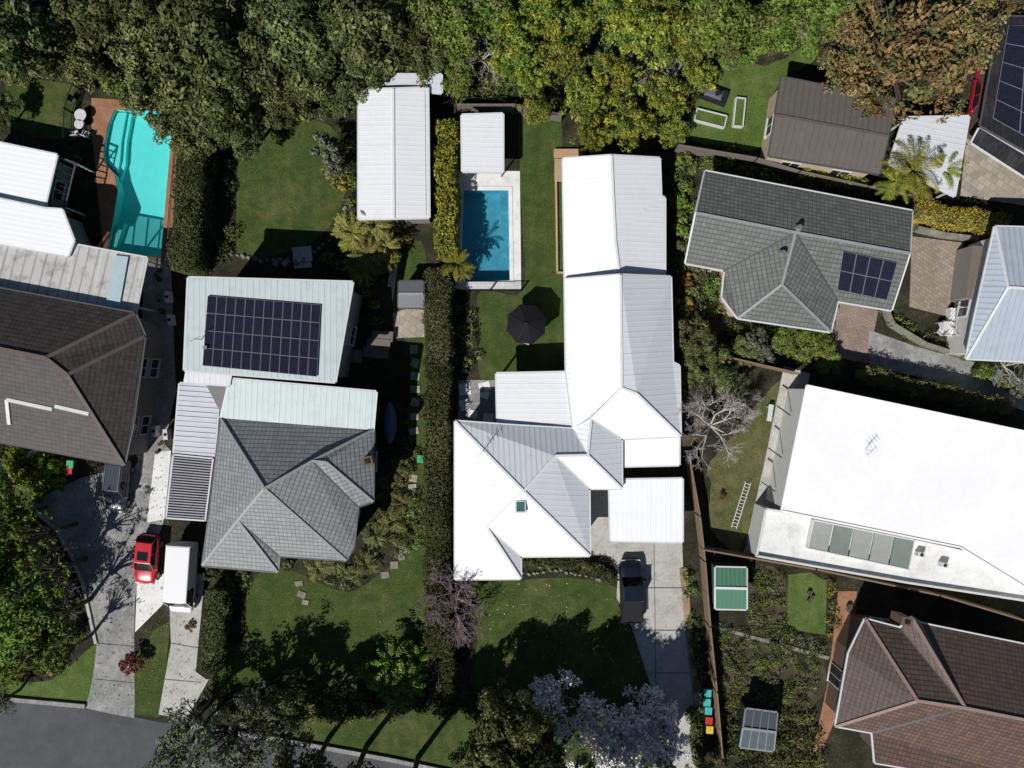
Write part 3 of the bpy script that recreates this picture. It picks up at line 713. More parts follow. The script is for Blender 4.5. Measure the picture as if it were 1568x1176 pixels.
roof(e,'roof_translucent',V,['a b b1 b2 c d'],R_trans,thick=0)
mb=MB()
for x,y in ((108,380),(165,386),(220,398),(206,470)):
    p=W(x,y,3.3); mb.beam((p.x,p.y,0),(p.x,p.y,3.2),.12,.12,M_gut)
for i in range(6):
    a=W(115+i*21,376+i*4,3.3); b=W(100+i*21,456+i*4,3.6); mb.beam(a,b,.08,.14,M_gut)
mb.build('verandah_posts',e)
mb=MB()
p=W(185,430,3.9); a=W(186,392,3.55);b=W(172,470,4.0); mb.beam(a,b,1.1,.05,flat('blue_tinted_sheet',(.42,.55,.58),.4)); mb.build('tinted_roof_sheet',e)
V=dict(a=(-60,206,3.2),b=(87,237,3.2),c=(68,318,3.2),d=(-60,288,3.2))
roof(e,'roof_white_rear',V,['a b c d'],R_white,flatdir=1.4)
V=dict(a=(-60,292,3.7),b=(68,319,3.7),b1=(95,321,3.7),b2=(113,368,3.7),c=(104,392,3.7),d=(-60,362,3.7))
roof(e,'roof_white_mid',V,['a b b1 b2 c d'],R_white,flatdir=1.4)
walls(e,[(-60,210),(87,237),(68,318),(95,321),(113,368),(104,392),(-60,362)],3.1,W_grey,.35)
p4=[W(x,y,2.6) for x,y in ((90,240),(116,250),(100,318),(76,314))]; mb=MB()
for i in range(4): mb.beam(p4[i],p4[(i+1)%4],.1,.12,M_gutd); mb.beam((p4[i].x,p4[i].y,0),(p4[i].x,p4[i].y,2.6),.1,.1,M_gut)
for i in range(1,7): mb.beam(p4[0].lerp(p4[3],i/7),p4[1].lerp(p4[2],i/7),.05,.08,M_dark)
mb.build('side_pergola',e)
# grey tile house right
e=empty('grey_tile_house')
V=dict(a=(1080,262,3.4),b=(1397,323,3.4),c=(1393,388,5.1),d=(1066,326,5.1),e=(1218,356,5.1),f=(1197,436,4.7),g=(1110,414,3.4),h=(1050,403,3.4),i=(1365,475,3.3),j=(1283,461,3.4),k=(1272,508,3.4),l=(1130,487,3.4),l2=(1106,455,3.4))
roof(e,'roof',V,['a b c e d','d e g h','e c i j','g e f l l2','e j k f','f k l'],T_moss,C_cap,rim=M_gut)
walls(e,[(1080,262),(1397,323),(1365,475),(1283,461),(1272,508),(1130,487),(1108,455),(1110,414),(1050,403)],3.35,W_tan,.5)
def tz(x,y): return 5.1-1.75*((y-(356+(x-1218)*.185))/88)
solar(e,[(x,y,tz(x,y)) for x,y in ((1290,384),(1373,401),(1357,459),(1281,443))],2,4)
for x,y,z in ((1223,349,4.9),(1198,388,4.9)):
    mb=MB(); p=W(x,y,z+.2); mb.cyl((p.x,p.y,z-.2),(p.x,p.y,z+.25),.16,.16,M_metal,12); mb.cyl((p.x,p.y,z+.2),(p.x,p.y,z+.5),.3,.2,M_metal,16); mb.build('roof_vent',e)
e=empty('brown_roof_house')
V=dict(a=(1197,118,3.6),b=(1372,152,3.6),c=(1346,266,3.6),d=(1178,238,3.6),r0=(1188,176,4.1),r1=(1360,208,4.1))
roof(e,'roof',V,['a b r1 r0','r0 r1 c d'],R_brownm,C_capb,rim=M_gutd)
walls(e,[(1197,118),(1372,152),(1346,266),(1178,238)],3.5,W_tan,.3)
V=dict(a=(1385,180,3.2),b=(1484,178,3.0),c=(1462,300,3.0),d=(1362,250,3.2))
roof(e,'roof_patio',V,['a b c d'],R_pale,flatdir=1.4)
mb=MB()
for x,y in ((1385,185),(1478,184),(1458,292)):
    p=W(x,y,3); mb.beam((p.x,p.y,0),(p.x,p.y,2.85),.12,.12,M_gut)
mb.build('posts',e)
e=empty('black_roof_house')
V=dict(a=(1532,25,3.3),b=(1700,28,3.9),c=(1700,305,3.9),d=(1502,192,3.3))
roof(e,'roof',V,['a b c d'],R_black,C_capb,rim=M_gutd,flatdir=0)
walls(e,[(1532,25),(1700,28),(1700,305),(1502,192)],3.2,W_brick,.5,windows=False)
solar(e,[(1542,40,3.35),(1600,42,3.6),(1600,228,3.6),(1518,182,3.3)],5,2,lift=.2)
V=dict(a=(1500,196,2.9),b=(1600,256,2.9),c=(1600,290,2.6),d=(1488,218,2.6))
roof(e,'roof_verandah',V,['a b c d'],R_black,rim=M_gut)
e=empty('blue_grey_roof_house')
V=dict(a=(1524,347,4.2),b=(1700,352,4.2),c=(1700,560,4.2),d=(1480,549,4.0),f=(1490,500,4.1),r0=(1543,440,5.3),r1=(1700,450,5.3))
roof(e,'roof',V,['a b r1 r0','a r0 d f','r0 r1 c d'],R_blue,C_capw,rim=M_gut)
walls(e,[(1526,352),(1700,352),(1700,558),(1484,547),(1492,500)],4.0,W_white,.4)
mb=MB(); P=[W(x,y,2.4) for x,y in ((1492,375),(1522,378),(1508,465),(1482,455))]
mb.prism(P,0,2.2,W_grey,M_greytim)
P=[W(x,y,1.2) for x,y in ((1462,470),(1502,476),(1490,520),(1458,512))]; mb.prism(P,0,.7,W_white,G_white)
for a,b in ((0,1),(2,3),(3,0)):
    A=P[a].copy();B=P[b].copy();A.z=B.z=1.6; mb.beam(A,B,.05,.05,M_frame)
    for i in range(7): q=A.lerp(B,i/6); mb.beam((q.x,q.y,.7),(q.x,q.y,1.6),.03,.03,M_frame)
mb.build('balcony',e)
# big white flat roof house
e=empty('flat_roof_house')
RZ=4.4
out=[(1235,590),(1680,684),(1640,920),(1568,898),(1470,838),(1196,782)]
P=[W(x,y,RZ) for x,y in out]; mb=MB(); mb.prism(inset(P,.25),0,RZ-.2,W_white,R_membr); mb.build('walls',e)
mb=MB(); mb.prism(P,RZ-.2,RZ,R_membr,R_membr); mb.build('flat_roof',e)
mb=MB()
for i in range(len(P)): mb.beam(P[i]+Vector((0,0,.02)),P[(i+1)%len(P)]+Vector((0,0,.02)),.14,.1,R_membr)
mb.build('roof_edge',e)
mb=MB()
for t in (.25,.6,.88):
    a=P[0].lerp(P[5],t); mb.beam((a.x+.1,a.y,2.2),(a.x-1.0,a.y+.8,2.2),.08,.1,M_dark)
mb.build('awning_struts',e)
mb=MB(); T1=[W(x,y,2.6) for x,y in ((1172,779),(1200,784),(1470,842),(1680,905),(1680,940),(1560,918),(1390,892),(1158,851))]
mb.prism(T1,0,2.4,W_white,G_white)
for i in range(len(T1)):
    a=T1[i].copy();b=T1[(i+1)%len(T1)].copy();a.z=b.z=2.55
    if i!=1 and i!=2: mb.beam(a,b,.16,.35,W_white)
mb.build('terrace',e)
mb=MB(); TT=[W(x,y,3.0) for x,y in ((1247,797),(1402,828),(1393,873),(1238,840))]
gl=flat('balustrade_glass',(.2,.23,.21),.1,.8); gl2=flat('pale_glass_panel',(.32,.34,.31),.15,.7)
n=5
for i in range(n):
    q=[TT[0].lerp(TT[1],(i+.03)/n),TT[0].lerp(TT[1],(i+.97)/n),TT[3].lerp(TT[2],(i+.97)/n),TT[3].lerp(TT[2],(i+.03)/n)]
    for p in q: p.z=2.86
    mb.add(q,[(3,2,1,0)],gl if i in (1,4) else gl2)
for i in range(4):
    a=TT[i].copy();b=TT[(i+1)%4].copy(); a.z=b.z=2.65; mb.beam(a,b,.09,.5,W_white)
mb.build('glass_balcony_roof',e)
mb=MB(); p=W(1335,690,5.4)
mb.beam((p.x,p.y,4.4),(p.x,p.y,5.5),.03,.03,M_metal)
mb.beam((p.x-.4,p.y-.35,5.4),(p.x+.4,p.y+.35,5.4),.025,.025,M_metal)
for t in (-.35,-.12,.1,.3): mb.beam((p.x+t-.2,p.y+t*.75+.25,5.42),(p.x+t+.2,p.y+t*.75-.25,5.42),.018,.018,M_metal)
mb.build('tv_antenna',e)
mb=MB()
for x,y in ((1412,850),(1448,866)):
    p=W(x,y,3.); mb.box((p.x,p.y,2.7),(.6,.35,.5),-.2,M_frame); mb.cyl((p.x,p.y,2.96),(p.x,p.y,2.98),.14,.14,M_dark,14)
mb.build('terrace_equipment',e)
# terracotta house bottom right
e=empty('terracotta_tile_house')
V=dict(a=(1325,948,3.4),a2=(1378,962,3.4),b=(1412,955,3.4),b2=(1680,1010,3.4),r1=(1478,1084,5.8),r0=(1405,1073,5.6),r2=(1680,1124,5.8),m=(1680,1225,3.4),n=(1340,1168,3.4),o=(1336,1122,3.5),h=(1280,1112,3.4),h2=(1300,1000,3.4),g=(1396,946,4.1))
roof(e,'roof',V,['a a2 r1 r0','a2 g r1','g b r1','b b2 r2 r1','a r0 h h2',('h r0 r1 o',T_terral),('o r1 r2 m n',T_terral)],T_terra,C_capt,rim=M_gut,capw=.24)
walls(e,[(1325,948),(1412,962),(1680,1010),(1680,1225),(1340,1168),(1336,1122),(1280,1112),(1300,1000)],3.35,W_brick,.5)
mb=MB(); p=W(1385,950,4.6); mb.box((p.x,p.y,4.1),(.8,.6,1.6),-.2,W_brick); mb.box((p.x,p.y,4.94),(.9,.7,.1),-.2,W_brick); mb.box((p.x,p.y,5.02),(.4,.3,.1),-.2,M_dark); mb.build('chimney',e)
e=empty('garden_shed')
V=dict(a=(1096,869,2.3),b=(1143,870,2.3),c=(1143,933,2.3),d=(1096,932,2.3),r0=(1096,900,2.6),r1=(1143,901,2.6))
roof(e,'roof',V,['a b r1 r0','r0 r1 c d'],R_greenm,C_capw,rim=M_gut); walls(e,[(1096,869),(1143,870),(1143,933),(1096,932)],2.3,flat('green_shed_wall',(.06,.12,.08)),.1,windows=False)
e=empty('garden_shed')
V=dict(a=(611,431,2.2),b=(648,431,2.2),c=(648,471,2.1),d=(611,471,2.1),r0=(611,450,2.4),r1=(648,450,2.4))
roof(e,'roof',V,['a b r1 r0','r0 r1 c d'],flat('grey_steel',(.12,.13,.15),.4),C_cap,rim=M_gutd); walls(e,[(611,431),(648,431),(648,471),(611,471)],2.1,W_grey,.1,windows=False)
e=empty('greenhouse')
V=dict(a=(1143,1086,2.2),b=(1190,1092,2.2),c=(1184,1150,2.2),d=(1134,1144,2.2),r0=(1139,1115,2.6),r1=(1187,1121,2.6))
roof(e,'roof',V,['a b r1 r0','r0 r1 c d'],flat('dusty_glass',(.09,.11,.12),.3),flat('bar',(.25,.26,.27)),rim=flat('bar',(.25,.26,.27))); walls(e,[(1143,1086),(1190,1092),(1184,1150),(1134,1144)],2.1,M_glass,.1,windows=False)
mb=MB()
for t in (.25,.5,.75):
    a=W(1143,1086,2.24).lerp(W(1190,1092,2.24),t);r=W(1139,1115,2.66).lerp(W(1187,1121,2.66),t);b=W(1134,1144,2.24).lerp(W(1184,1150,2.24),t)
    mb.beam(a,r,.05,.05,MATS['bar']);mb.beam(r,b,.05,.05,MATS['bar'])
mb.build('glazing_bars',e)
e=empty('rear_house')
V=dict(a=(440,-30,4),b=(530,-30,4),c=(528,14,4),d=(445,2,4)); roof(e,'roof',V,['a b c d'],R_pale); walls(e,[(440,-30),(530,-30),(528,14),(445,2)],3.9,W_grey)
e=MB()
for i,(x,y,w_,h_) in enumerate(((586,515,30,14),(580,527,34,14),(576,540,36,14),(540,545,28,18))):
    p=W(x,y,.5); e.box((p.x,p.y,.3+.05*i),(w_/18,h_/18,.6),-.08,M_greytim); e.box((p.x,p.y,.62+.05*i),(w_/18+.1,h_/18+.1,.06),-.08,M_greytim)
e.build('timber_planter_steps')
mb=MB()
def plank(poly,z,mat,n,mb):
    P=[W(*p,z) for p in poly]
    for i in range(n):
        a=P[0].lerp(P[3],(i+.5)/n);b=P[1].lerp(P[2],(i+.5)/n);w=(P[3]-P[0]).length/n*.93
        mb.beam((a.x,a.y,z),(b.x,b.y,z),w,.05,mat)
plank([(848,228),(892,228),(892,242),(848,242)],.35,M_deck,6,mb)
plank([(849,243),(862,243),(865,278),(849,278)],.35,M_deck,12,mb)
mb.build('timber_deck')
polyline('timber_edging',[(851,278),(853,418),(862,418)],.16,.3,M_deck)
# ---------------------------------------------------------------- fences
def fence(name,pts,h=1.8,mat=M_greytim,post=2.4,thick=.06,slats=True,top=True):
    mb=MB()
    for a,b in zip(pts[:-1],pts[1:]):
        A=W(*a,h);B=W(*b,h);A.z=B.z=0;L=(B-A).length;n=max(1,int(L/post))
        for i in range(n+1):
            p=A.lerp(B,i/n); mb.beam(p,p+Vector((0,0,h+.05)),.1,.1,mat)
        if slats:
            mb.beam(A+Vector((0,0,h/2)),B+Vector((0,0,h/2)),thick,h-.1,mat)
            mb.beam(A+Vector((0,0,h)),B+Vector((0,0,h)),thick+.06,.05,mat)
        else:
            for z in (.15,h): mb.beam(A+Vector((0,0,z)),B+Vector((0,0,z)),.05,.05,mat)
            m=int(L/.12)
            for i in range(m):
                p=A.lerp(B,i/m); mb.beam(p+Vector((0,0,.15)),p+Vector((0,0,h)),.02,.02,mat)
    return mb.build(name)
fence('timber_fence',[(1056,700),(1072,790),(1080,860),(1088,960),(1098,1060),(1108,1176)],1.7,M_timber)
fence('timber_fence',[(1078,842),(1250,872),(1440,912),(1568,950)],1.8,M_timber)
fence('timber_fence',[(1120,548),(1225,572)],1.8,M_timber)
fence('timber_fence',[(1040,222),(1160,242),(1225,262),(1330,285),(1400,300)],1.7,M_greytim)
fence('timber_fence',[(700,160),(790,160),(860,175)],1.7,M_greytim)
fence('timber_fence',[(270,205),(262,300),(254,398)],1.2,M_brownm,slats=False)
fence('metal_fence',[(110,128),(98,165),(96,215)],1.2,M_dark,slats=False)
fence('glass_pool_fence',[(700,443),(798,443)],1.1,M_dark,slats=False)
fence('metal_fence',[(340,1075),(520,1085),(650,1075),(740,1085)],1.1,M_dark,slats=False)
fence('metal_fence',[(660,165),(700,150),(760,150),(800,165)],1.3,M_dark,slats=False)
polyline('stone_wall',[(1352,475),(1362,498),(1385,512),(1412,528),(1450,540),(1475,545)],.35,.7,G_stone)
polyline('stone_wall',[(1398,352),(1440,362),(1490,368)],.35,.8,G_stone)
polyline('stone_wall',[(8,745),(30,712),(55,692),(62,688)],.35,.5,G_conc)
def rocks(name,pts,r=.3,step=.45,mat=G_stone):
    mb=MB()
    for a,b in zip(pts[:-1],pts[1:]):
        A=W(*a);B=W(*b);n=max(1,int((B-A).length/step))
        for i in range(n):
            p=A.lerp(B,i/n);s=r*random.uniform(.6,1.2)
            mb.box((p.x+random.uniform(-.12,.12),p.y+random.uniform(-.12,.12),s*.3),(s*1.5,s*1.1,s*.8),random.uniform(0,3),mat,.7)
    return mb.build(name,bevel=.05)
rocks('rock_edging',[(355,388),(400,400),(440,398),(480,385),(505,368),(522,338),(530,310)])
rocks('rock_edging',[(425,405),(455,400),(478,395)],.5,.6)
rocks('rock_edging',[(800,878),(850,872),(890,880),(935,892)],.22,.4)
def stones(name,pts,s=.55,mat=G_sand):
    mb=MB()
    for x,y in pts:
        p=W(x,y); mb.box((p.x,p.y,.05),(s*random.uniform(.8,1.2),s*random.uniform(.7,1.1),.07),random.uniform(-.4,.4),mat)
    return mb.build(name,bevel=.02)
stones('stepping_stones',[(634,535),(636,556),(636,576),(636,596),(636,616),(635,638),(634,660),(633,732),(632,748),(630,765),(628,785)],.7)
stones('stepping_stones',[(458,893),(462,910),(468,922),(590,880),(604,865),(615,852),(618,842)],.6,G_stone)
stones('patio_pavers',[(742,592),(742,604),(712,596),(712,620),(722,634),(748,640)],.9,G_white)
mb=MB(); p=W(464,390); mb.box((p.x,p.y,.12),(1.6,1.3,.22),.1,G_conc); mb.box((p.x,p.y-.9,.06),(1.5,.5,.11),.1,G_conc); mb.build('garden_steps',bevel=.03)
# ---------------------------------------------------------------- vegetation
T('dark',(30,50,70,1.1),(95,20,60),(120,95,40),(0,170,25),(300,50,75,1.2),(330,150,70),(395,95,65),(372,205,40),(455,50,70),(480,110,50),(545,45,70),(560,105,45),(520,150,38),(440,160,40),(600,10,50),(165,15,55),(10,100,40),(400,20,60),(510,10,50))
T('olive',(228,85,58),(225,140,42,1.2),(265,190,40),(300,215,32),(62,75,40),(620,55,50),(655,95,38),(350,60,50),(430,120,45),(210,25,50))
T('bri',(690,30,50),(640,15,50),(700,75,35),(745,20,45),(700,118,28),(1100,35,58),(1165,45,50),(1215,30,55),(1130,85,30),(1260,20,50))
T('yel',(790,50,50),(835,20,48),(860,85,46),(810,115,34),(825,170,30),(895,150,42),(905,205,34),(940,120,44),(965,195,46),(990,60,55),(1015,150,42),(1050,50,50),(1065,110,34),(950,20,50),(770,100,30),(1030,200,28),(885,40,40),(1010,20,40))
T('brown',(1390,85,115,.9),(1305,110,60),(1330,160,50),(1475,60,70),(1440,130,55),(1300,40,60),(1540,0,34))
T('bri',(15,820,50),(25,890,50),(15,950,55),(55,1000,30),(5,1010,40),(-60,900,60,1.2),(0,745,30))
T('open',(70,880,52,1.3),(85,945,46,1.3),(60,820,44,1.4),(95,1000,34,1.5),(20,790,40,1.3))
T('bareb',(80,910,45),(60,850,45))  # bare trees added to cast dappled shade on the driveway
T('grey',(290,1110,52,1.1),(345,1135,60,1.2),(395,1085,46,1.3),(435,1125,48,1.2),(270,1160,50),(380,1165,50),(0,1075,30))
T('dark',(470,1195,55,1.6),(530,1220,60,1.7),(620,1240,60,1.7),(440,1078,34,1.5),(505,1078,26,1.4))  # tall ones past the lower edge are unseen, added to shade the left lawn
T('olive',(760,1125,45,1.2),(800,1100,42,1.6),(770,1165,50,1.3),(730,1170,40),(1075,1190,30))
T('dark',(765,1085,36,1.5),(830,1150,46,1.5),(860,1250,80,1.5),(960,1260,80,1.5),(800,1230,60,1.5))  # those below the view are added shadow casters for the main front lawn
T('mag',(985,1130,62),(1010,1150,48),(950,1150,45),(1000,1100,42))
T('mags',(862,1085,52),(915,1112,42),(830,1075,34),(895,1150,45))
T('bareg',(735,75,45),(1105,655,66,1.1),(1090,625,42),(700,100,30),(1035,115,35),(1145,620,30),(980,105,30),(1560,560,40))
T('bareb',(695,935,56,1.3),(685,905,44,1.4),(705,965,36,1.4),(745,700,14))
T('olive',(1062,520,32,.8),(1090,560,36,.8),(1140,540,26,.6),(1115,580,28,.7),(1060,575,26,.7))
T('shg',(500,230,28,1.5),(515,250,24,1.5),(1165,530,30),(1560,590,24))
T('bri',(1240,525,38,.6),(1210,515,26,.6),(1270,550,24,.6))
T('palm',(1395,262,48),(1370,280,34),(1440,260,34),(700,405,28),(548,372,26))
T('palmo',(540,358,32),(575,345,32),(565,392,32),(533,345,24),(592,378,26),(555,415,24),(705,415,20),(1410,285,28))
T('palm',(590,400,22),(545,405,22))
T('cyc',(485,870,22),(515,860,20),(560,865,20),(590,750,22),(600,800,24),(575,820,20),(605,720,20),(615,770,18),(1105,905,12),(545,880,18),(590,725,16))
T('bird',(600,1010,28,1.8),(625,1040,30,2.),(590,1050,26,1.8),(640,1010,24,1.6),(610,1075,24,1.8),(565,1030,20,1.5),(620,995,16,1.5))
T('shr',(205,1012,20),(190,1020,12),(1050,440,12),(1105,760,8))
T('sho',(1050,465,14),(1052,430,12))
T('shb',(700,820,8),(730,900,14),(525,350,18),(30,700,16),(20,715,14),(75,715,20),(90,740,16),(60,740,18),(1050,250,16),(1042,310,14),(1040,350,14),(1235,265,14),(1175,265,12),(1080,300,10))
T('sh',(1480,540,14),(1040,330,14),(1045,380,16),(1060,410,16),(440,865,10),(1085,400,14),(450,1040,20),(400,1060,22),(470,1075,24),(560,1080,24),(345,900,16),(325,880,14),(370,880,12),(670,870,10),(1120,240,16),(1150,260,12))
T('sho',(500,262,12),(518,280,14),(500,395,12),(1080,520,10),(290,960,8))
hedge('clipped_hedge',[(670,412),(670,560),(669,720),(668,900),(676,1062)],2.0,2.6,L_hedge)
hedge('clipped_hedge',[(290,210),(286,310),(276,414)],2.2,3.0,L_hedge)
hedge('yellow_hedge',[(683,185),(682,290),(684,395)],1.6,2.6,L_yel,size=.13,dens=100)
hedge('clipped_hedge',[(330,905),(322,1030)],1.7,2.0,L_hedge)
hedge('clipped_hedge',[(1325,573),(1430,598),(1550,625)],1.3,1.9,L_olive)
hedge('golden_hedge',[(1402,320),(1470,333),(1546,342)],1.6,1.8,L_orange)
hedge('clipped_hedge',[(800,862),(850,860),(890,866),(925,878),(942,890)],.95,.8,L_hedge)
hedge('clipped_hedge',[(1062,1090),(1075,1176)],.8,1.0,L_dark)
hedge('yellow_hedge',[(1228,262),(1290,272),(1330,285)],.9,1.3,L_yel)
hedge('clipped_hedge',[(1500,565),(1568,590)],.9,1.2,L_bri)
OD=(L_olive,L_dark,L_bri)
bed('garden_bed_plants',[(-20,-20),(1290,-20),(1280,60),(1100,90),(1040,220),(700,150),(580,110),(530,170),(360,180),(340,240),(240,160),(130,120),(-20,120)],420,(.5,1.2),(.5,1.6),OD,.16,45)
bed('garden_bed_plants',[(310,200),(362,200),(360,395),(330,400),(300,300)],25,(.4,.8),(.3,.9),(L_dark,),.12)
bed('garden_bed_plants',[(525,215),(548,215),(548,340),(650,345),(600,400),(585,510),(545,430),(505,400),(520,340)],55,(.3,.8),(.3,1.),(L_olive,L_orange,L_bri),.12)
bed('garden_bed_plants',[(1046,860),(1062,880),(1072,1000),(1088,1090),(1068,1090),(1056,990)],46,(.25,.5),(.3,.7),OD,.1)
bed('garden_bed_plants',[(315,865),(430,880),(540,862),(640,740),(655,860),(600,850),(540,900),(440,875),(350,905)],50,(.3,.6),(.2,.7),OD,.1)
bed('garden_bed_plants',[(570,700),(640,690),(640,830),(560,850)],40,(.3,.7),(.3,.8),(L_olive,L_bri),.12)
bed('garden_bed_plants',[(1030,240),(1062,245),(1055,400),(1100,420),(1110,480),(1040,490)],50,(.3,.7),(.3,1.),OD,.12)
bed('vegetable_patch_plants',[(1150,865),(1200,880),(1200,960),(1265,985),(1262,1020),(1230,1090),(1100,1080),(1092,960),(1150,960)],260,(.2,.6),(.1,.6),(L_olive,L_grey,L_bri,L_dark),.09,60)
bed('garden_bed_plants',[(1266,885),(1285,890),(1280,980),(1266,975)],20,(.2,.4),(.2,.6),(L_orange,L_olive),.09)
bed('garden_bed_plants',[(-10,680),(60,690),(110,720),(60,760),(0,750)],28,(.4,.8),(.3,.8),(L_bri,L_yel),.12)
bed('garden_bed_plants',[(0,760),(50,790),(95,860),(115,960),(125,985),(80,1040),(0,1040)],120,(.4,.9),(.3,1.2),(L_bri,L_dark,L_olive),.14)
bed('garden_bed_plants',[(330,1050),(740,1050),(740,1090),(560,1092),(430,1110),(330,1090)],110,(.4,.9),(.4,1.4),(L_dark,L_olive),.12)
bed('garden_bed_plants',[(1120,480),(1270,520),(1290,560),(1130,560)],45,(.4,.8),(.4,1.),OD,.12)
bed('garden_bed_plants',[(1345,470),(1385,490),(1480,545),(1400,530),(1355,500)],25,(.2,.5),(.2,.6),OD,.1)
bed('garden_bed_plants',[(1060,225),(1220,255),(1400,300),(1400,315),(1210,280),(1060,250)],60,(.3,.7),(.3,.9),OD,.1)
bed('garden_bed_plants',[(1100,1090),(1240,1090),(1260,1180),(1100,1180)],60,(.4,.9),(.3,1.1),(L_dark,L_olive),.12)
bed('garden_bed_plants',[(690,450),(730,450),(735,580),(700,580)],20,(.3,.6),(.3,.9),(L_dark,L_olive),.12)
bed('garden_bed_plants',[(800,850),(900,852),(930,870),(940,895),(890,878),(800,872)],20,(.15,.35),(.1,.4),(L_bri,L_grey),.08)
bed('garden_bed_plants',[(540,620),(640,640),(640,700),(560,700)],20,(.3,.6),(.2,.6),(L_dark,L_olive),.1)
litter('fallen_leaves',[(60,740),(250,700),(310,1090),(130,1085),(130,900)],700,(L_brown,L_olive),.06,.07)
litter('fallen_leaves',[(360,190),(530,190),(530,390),(360,390)],350,(L_brown,L_orange),.05,.04)
litter('fallen_leaves',[(380,870),(650,840),(650,1060),(340,1060)],800,(L_brown,L_yel),.05,.04)
litter('fallen_leaves',[(740,890),(940,890),(1060,1170),(740,1170)],700,(L_brown,L_brown,L_flower),.045,.07)
litter('fallen_leaves',[(1090,700),(1190,590),(1150,840),(1090,800)],400,(L_brown,L_orange),.06,.04)
litter('fallen_leaves',[(1060,120),(1240,70),(1170,220),(1050,210)],350,(L_brown,L_brown),.05,.04)
# ---------------------------------------------------------------- vehicles
def paint(name,c):
    m,nt,o=newmat(name); p=bsdf(nt,o,c,.25,.5); p.inputs['Coat Weight'].default_value=.8; p.inputs['Coat Roughness'].default_value=.05; MATS[name]=m; return m
CG=flat('car_glass',(.012,.014,.018),.05,.8)
def vehicle(name,kind,pm,px,py,head,L,Wd,Ht):
    e=empty(name); p=W(px,py,.8); e.location=(p.x,p.y,.03); e.rotation_euler=(0,0,math.radians(head))
    w=Wd/2; mb=MB()
    if kind=='van': st=[(-.5,.9,.95),(-.485,.98,1.2),(-.2,1,1.2),(.2,1,1.15),(.36,.99,1.05),(.45,.95,.95),(.49,.84,.74),(.5,.7,.5)]
    elif kind=='ute': st=[(-.5,.9,.85),(-.49,.97,.95),(-.2,1,.97),(.1,1,.98),(.3,1,.98),(.43,.95,.92),(.485,.85,.75),(.5,.75,.5)]
    else: st=[(-.5,.75,.6),(-.485,.9,.85),(-.42,.97,.92),(-.2,1,.93),(.1,1,.92),(.28,.99,.88),(.42,.93,.8),(.48,.8,.66),(.5,.68,.45)]
    rings=[]
    for f,wf,zt in st:
        x=f*L;ww=w*wf
        rings.append([(x,-ww*.96,.22),(x,-ww,.5),(x,-ww*.97,zt*.86),(x,-ww*.86,zt),(x,-ww*.4,zt+.03),(x,ww*.4,zt+.03),(x,ww*.86,zt),(x,ww*.97,zt*.86),(x,ww,.5),(x,ww*.96,.22)])
    k=len(rings[0]); vs=[q for r in rings for q in r]; fs=[]
    for i in range(len(rings)-1):
        for j in range(k): fs.append((i*k+j,i*k+(j+1)%k,(i+1)*k+(j+1)%k,(i+1)*k+j))
    fs+= [tuple(range(k-1,-1,-1)),tuple(range((len(rings)-1)*k,len(rings)*k))]
    mb.add(vs,fs,pm); o=mb.build('body',e,smooth=True,sub=1)
    bm=bmesh.new();bm.from_mesh(o.data);bmesh.ops.recalc_face_normals(bm,faces=bm.faces);bm.to_mesh(o.data);bm.free()
    zb=.9
    gh={'van':(-.492,.42,-.487,.3,.98,.95),'ute':(-.13,.24,-.11,.13,.93,.82),'hatch':(-.47,.22,-.38,.04,.9,.76),'suv':(-.485,.24,-.42,.08,.92,.78)}[kind]
    xb0,xb1,xt0,xt1=[g*L for g in gh[:4]];wb,wt=w*gh[4],w*gh[5]
    g=MB(); B=[(xb0,-wb),(xb1*.97,-wb),(xb1,-wb*.55),(xb1,wb*.55),(xb1*.97,wb),(xb0,wb)];Tq=[(xt0,-wt),(xt1*.97-.02,-wt),(xt1,-wt*.55),(xt1,wt*.55),(xt1*.97-.02,wt),(xt0,wt)]
    vs=[(x,y,zb) for x,y in B]+[(x,y,Ht-.04) for x,y in Tq]
    g.add(vs,[(i,(i+1)%6,(i+1)%6+6,i+6) for i in range(6)]+[(6,7,8,9,10,11)],CG); g.build('windows',e)
    r=MB(); r.add([(x,y,Ht-.045) for x,y in Tq]+[((x-(xt0+xt1)/2)*.95+(xt0+xt1)/2,y*.94,Ht) for x,y in Tq],[(i,(i+1)%6,(i+1)%6+6,i+6) for i in range(6)]+[(6,7,8,9,10,11)],pm)
    for i in (0,1,4,5):
        a=Vector((*B[i],zb));b=Vector((*Tq[i],Ht-.04)); r.beam(a,b,.09,.07,pm)
    xm=(xb0+xb1)/2-.1
    if kind!='van':
        for s in (-1,1): r.beam((xm,s*wb*1.005,zb),(xm,s*wt*1.01,Ht-.04),.08,.05,pm)
    else:
        for s in (-1,1):
            r.add([(xb0,s*(wb+.012),zb),(L*.12,s*(wb+.012),zb),(L*.12,s*(wt+.015),Ht-.05),(xt0,s*(wt+.015),Ht-.05)],[(0,1,2,3)],pm)
        r.add([(xb0-.012,-wb,zb),(xb0-.012,wb,zb),(xt0-.012,wt,Ht-.05),(xt0-.012,-wt,Ht-.05)],[(0,1,2,3)],pm)
    r.build('roof',e,smooth=False,bevel=.03 if kind=='van' else .015)
    d=MB()
    if kind=='ute':
        d.box((-.315*L,0,1.0),(.345*L,Wd*.84,.04),0,M_dark)
        for s in (-1,1): d.beam((-.49*L,s*w*.9,1.02),(-.14*L,s*w*.9,1.02),.07,.06,M_dark)
        d.box((0.01*L,0,Ht+.004),(.7,.6,.012),0,CG)
        d.beam((-.49*L,-w*.8,1.0),(-.49*L,w*.8,1.0),.06,.1,pm)
    if kind=='suv':
        for s in (-1,1): d.beam((xt0+.1,s*wt*.85,Ht+.04),(xt1-.1,s*wt*.85,Ht+.04),.04,.05,M_metal)
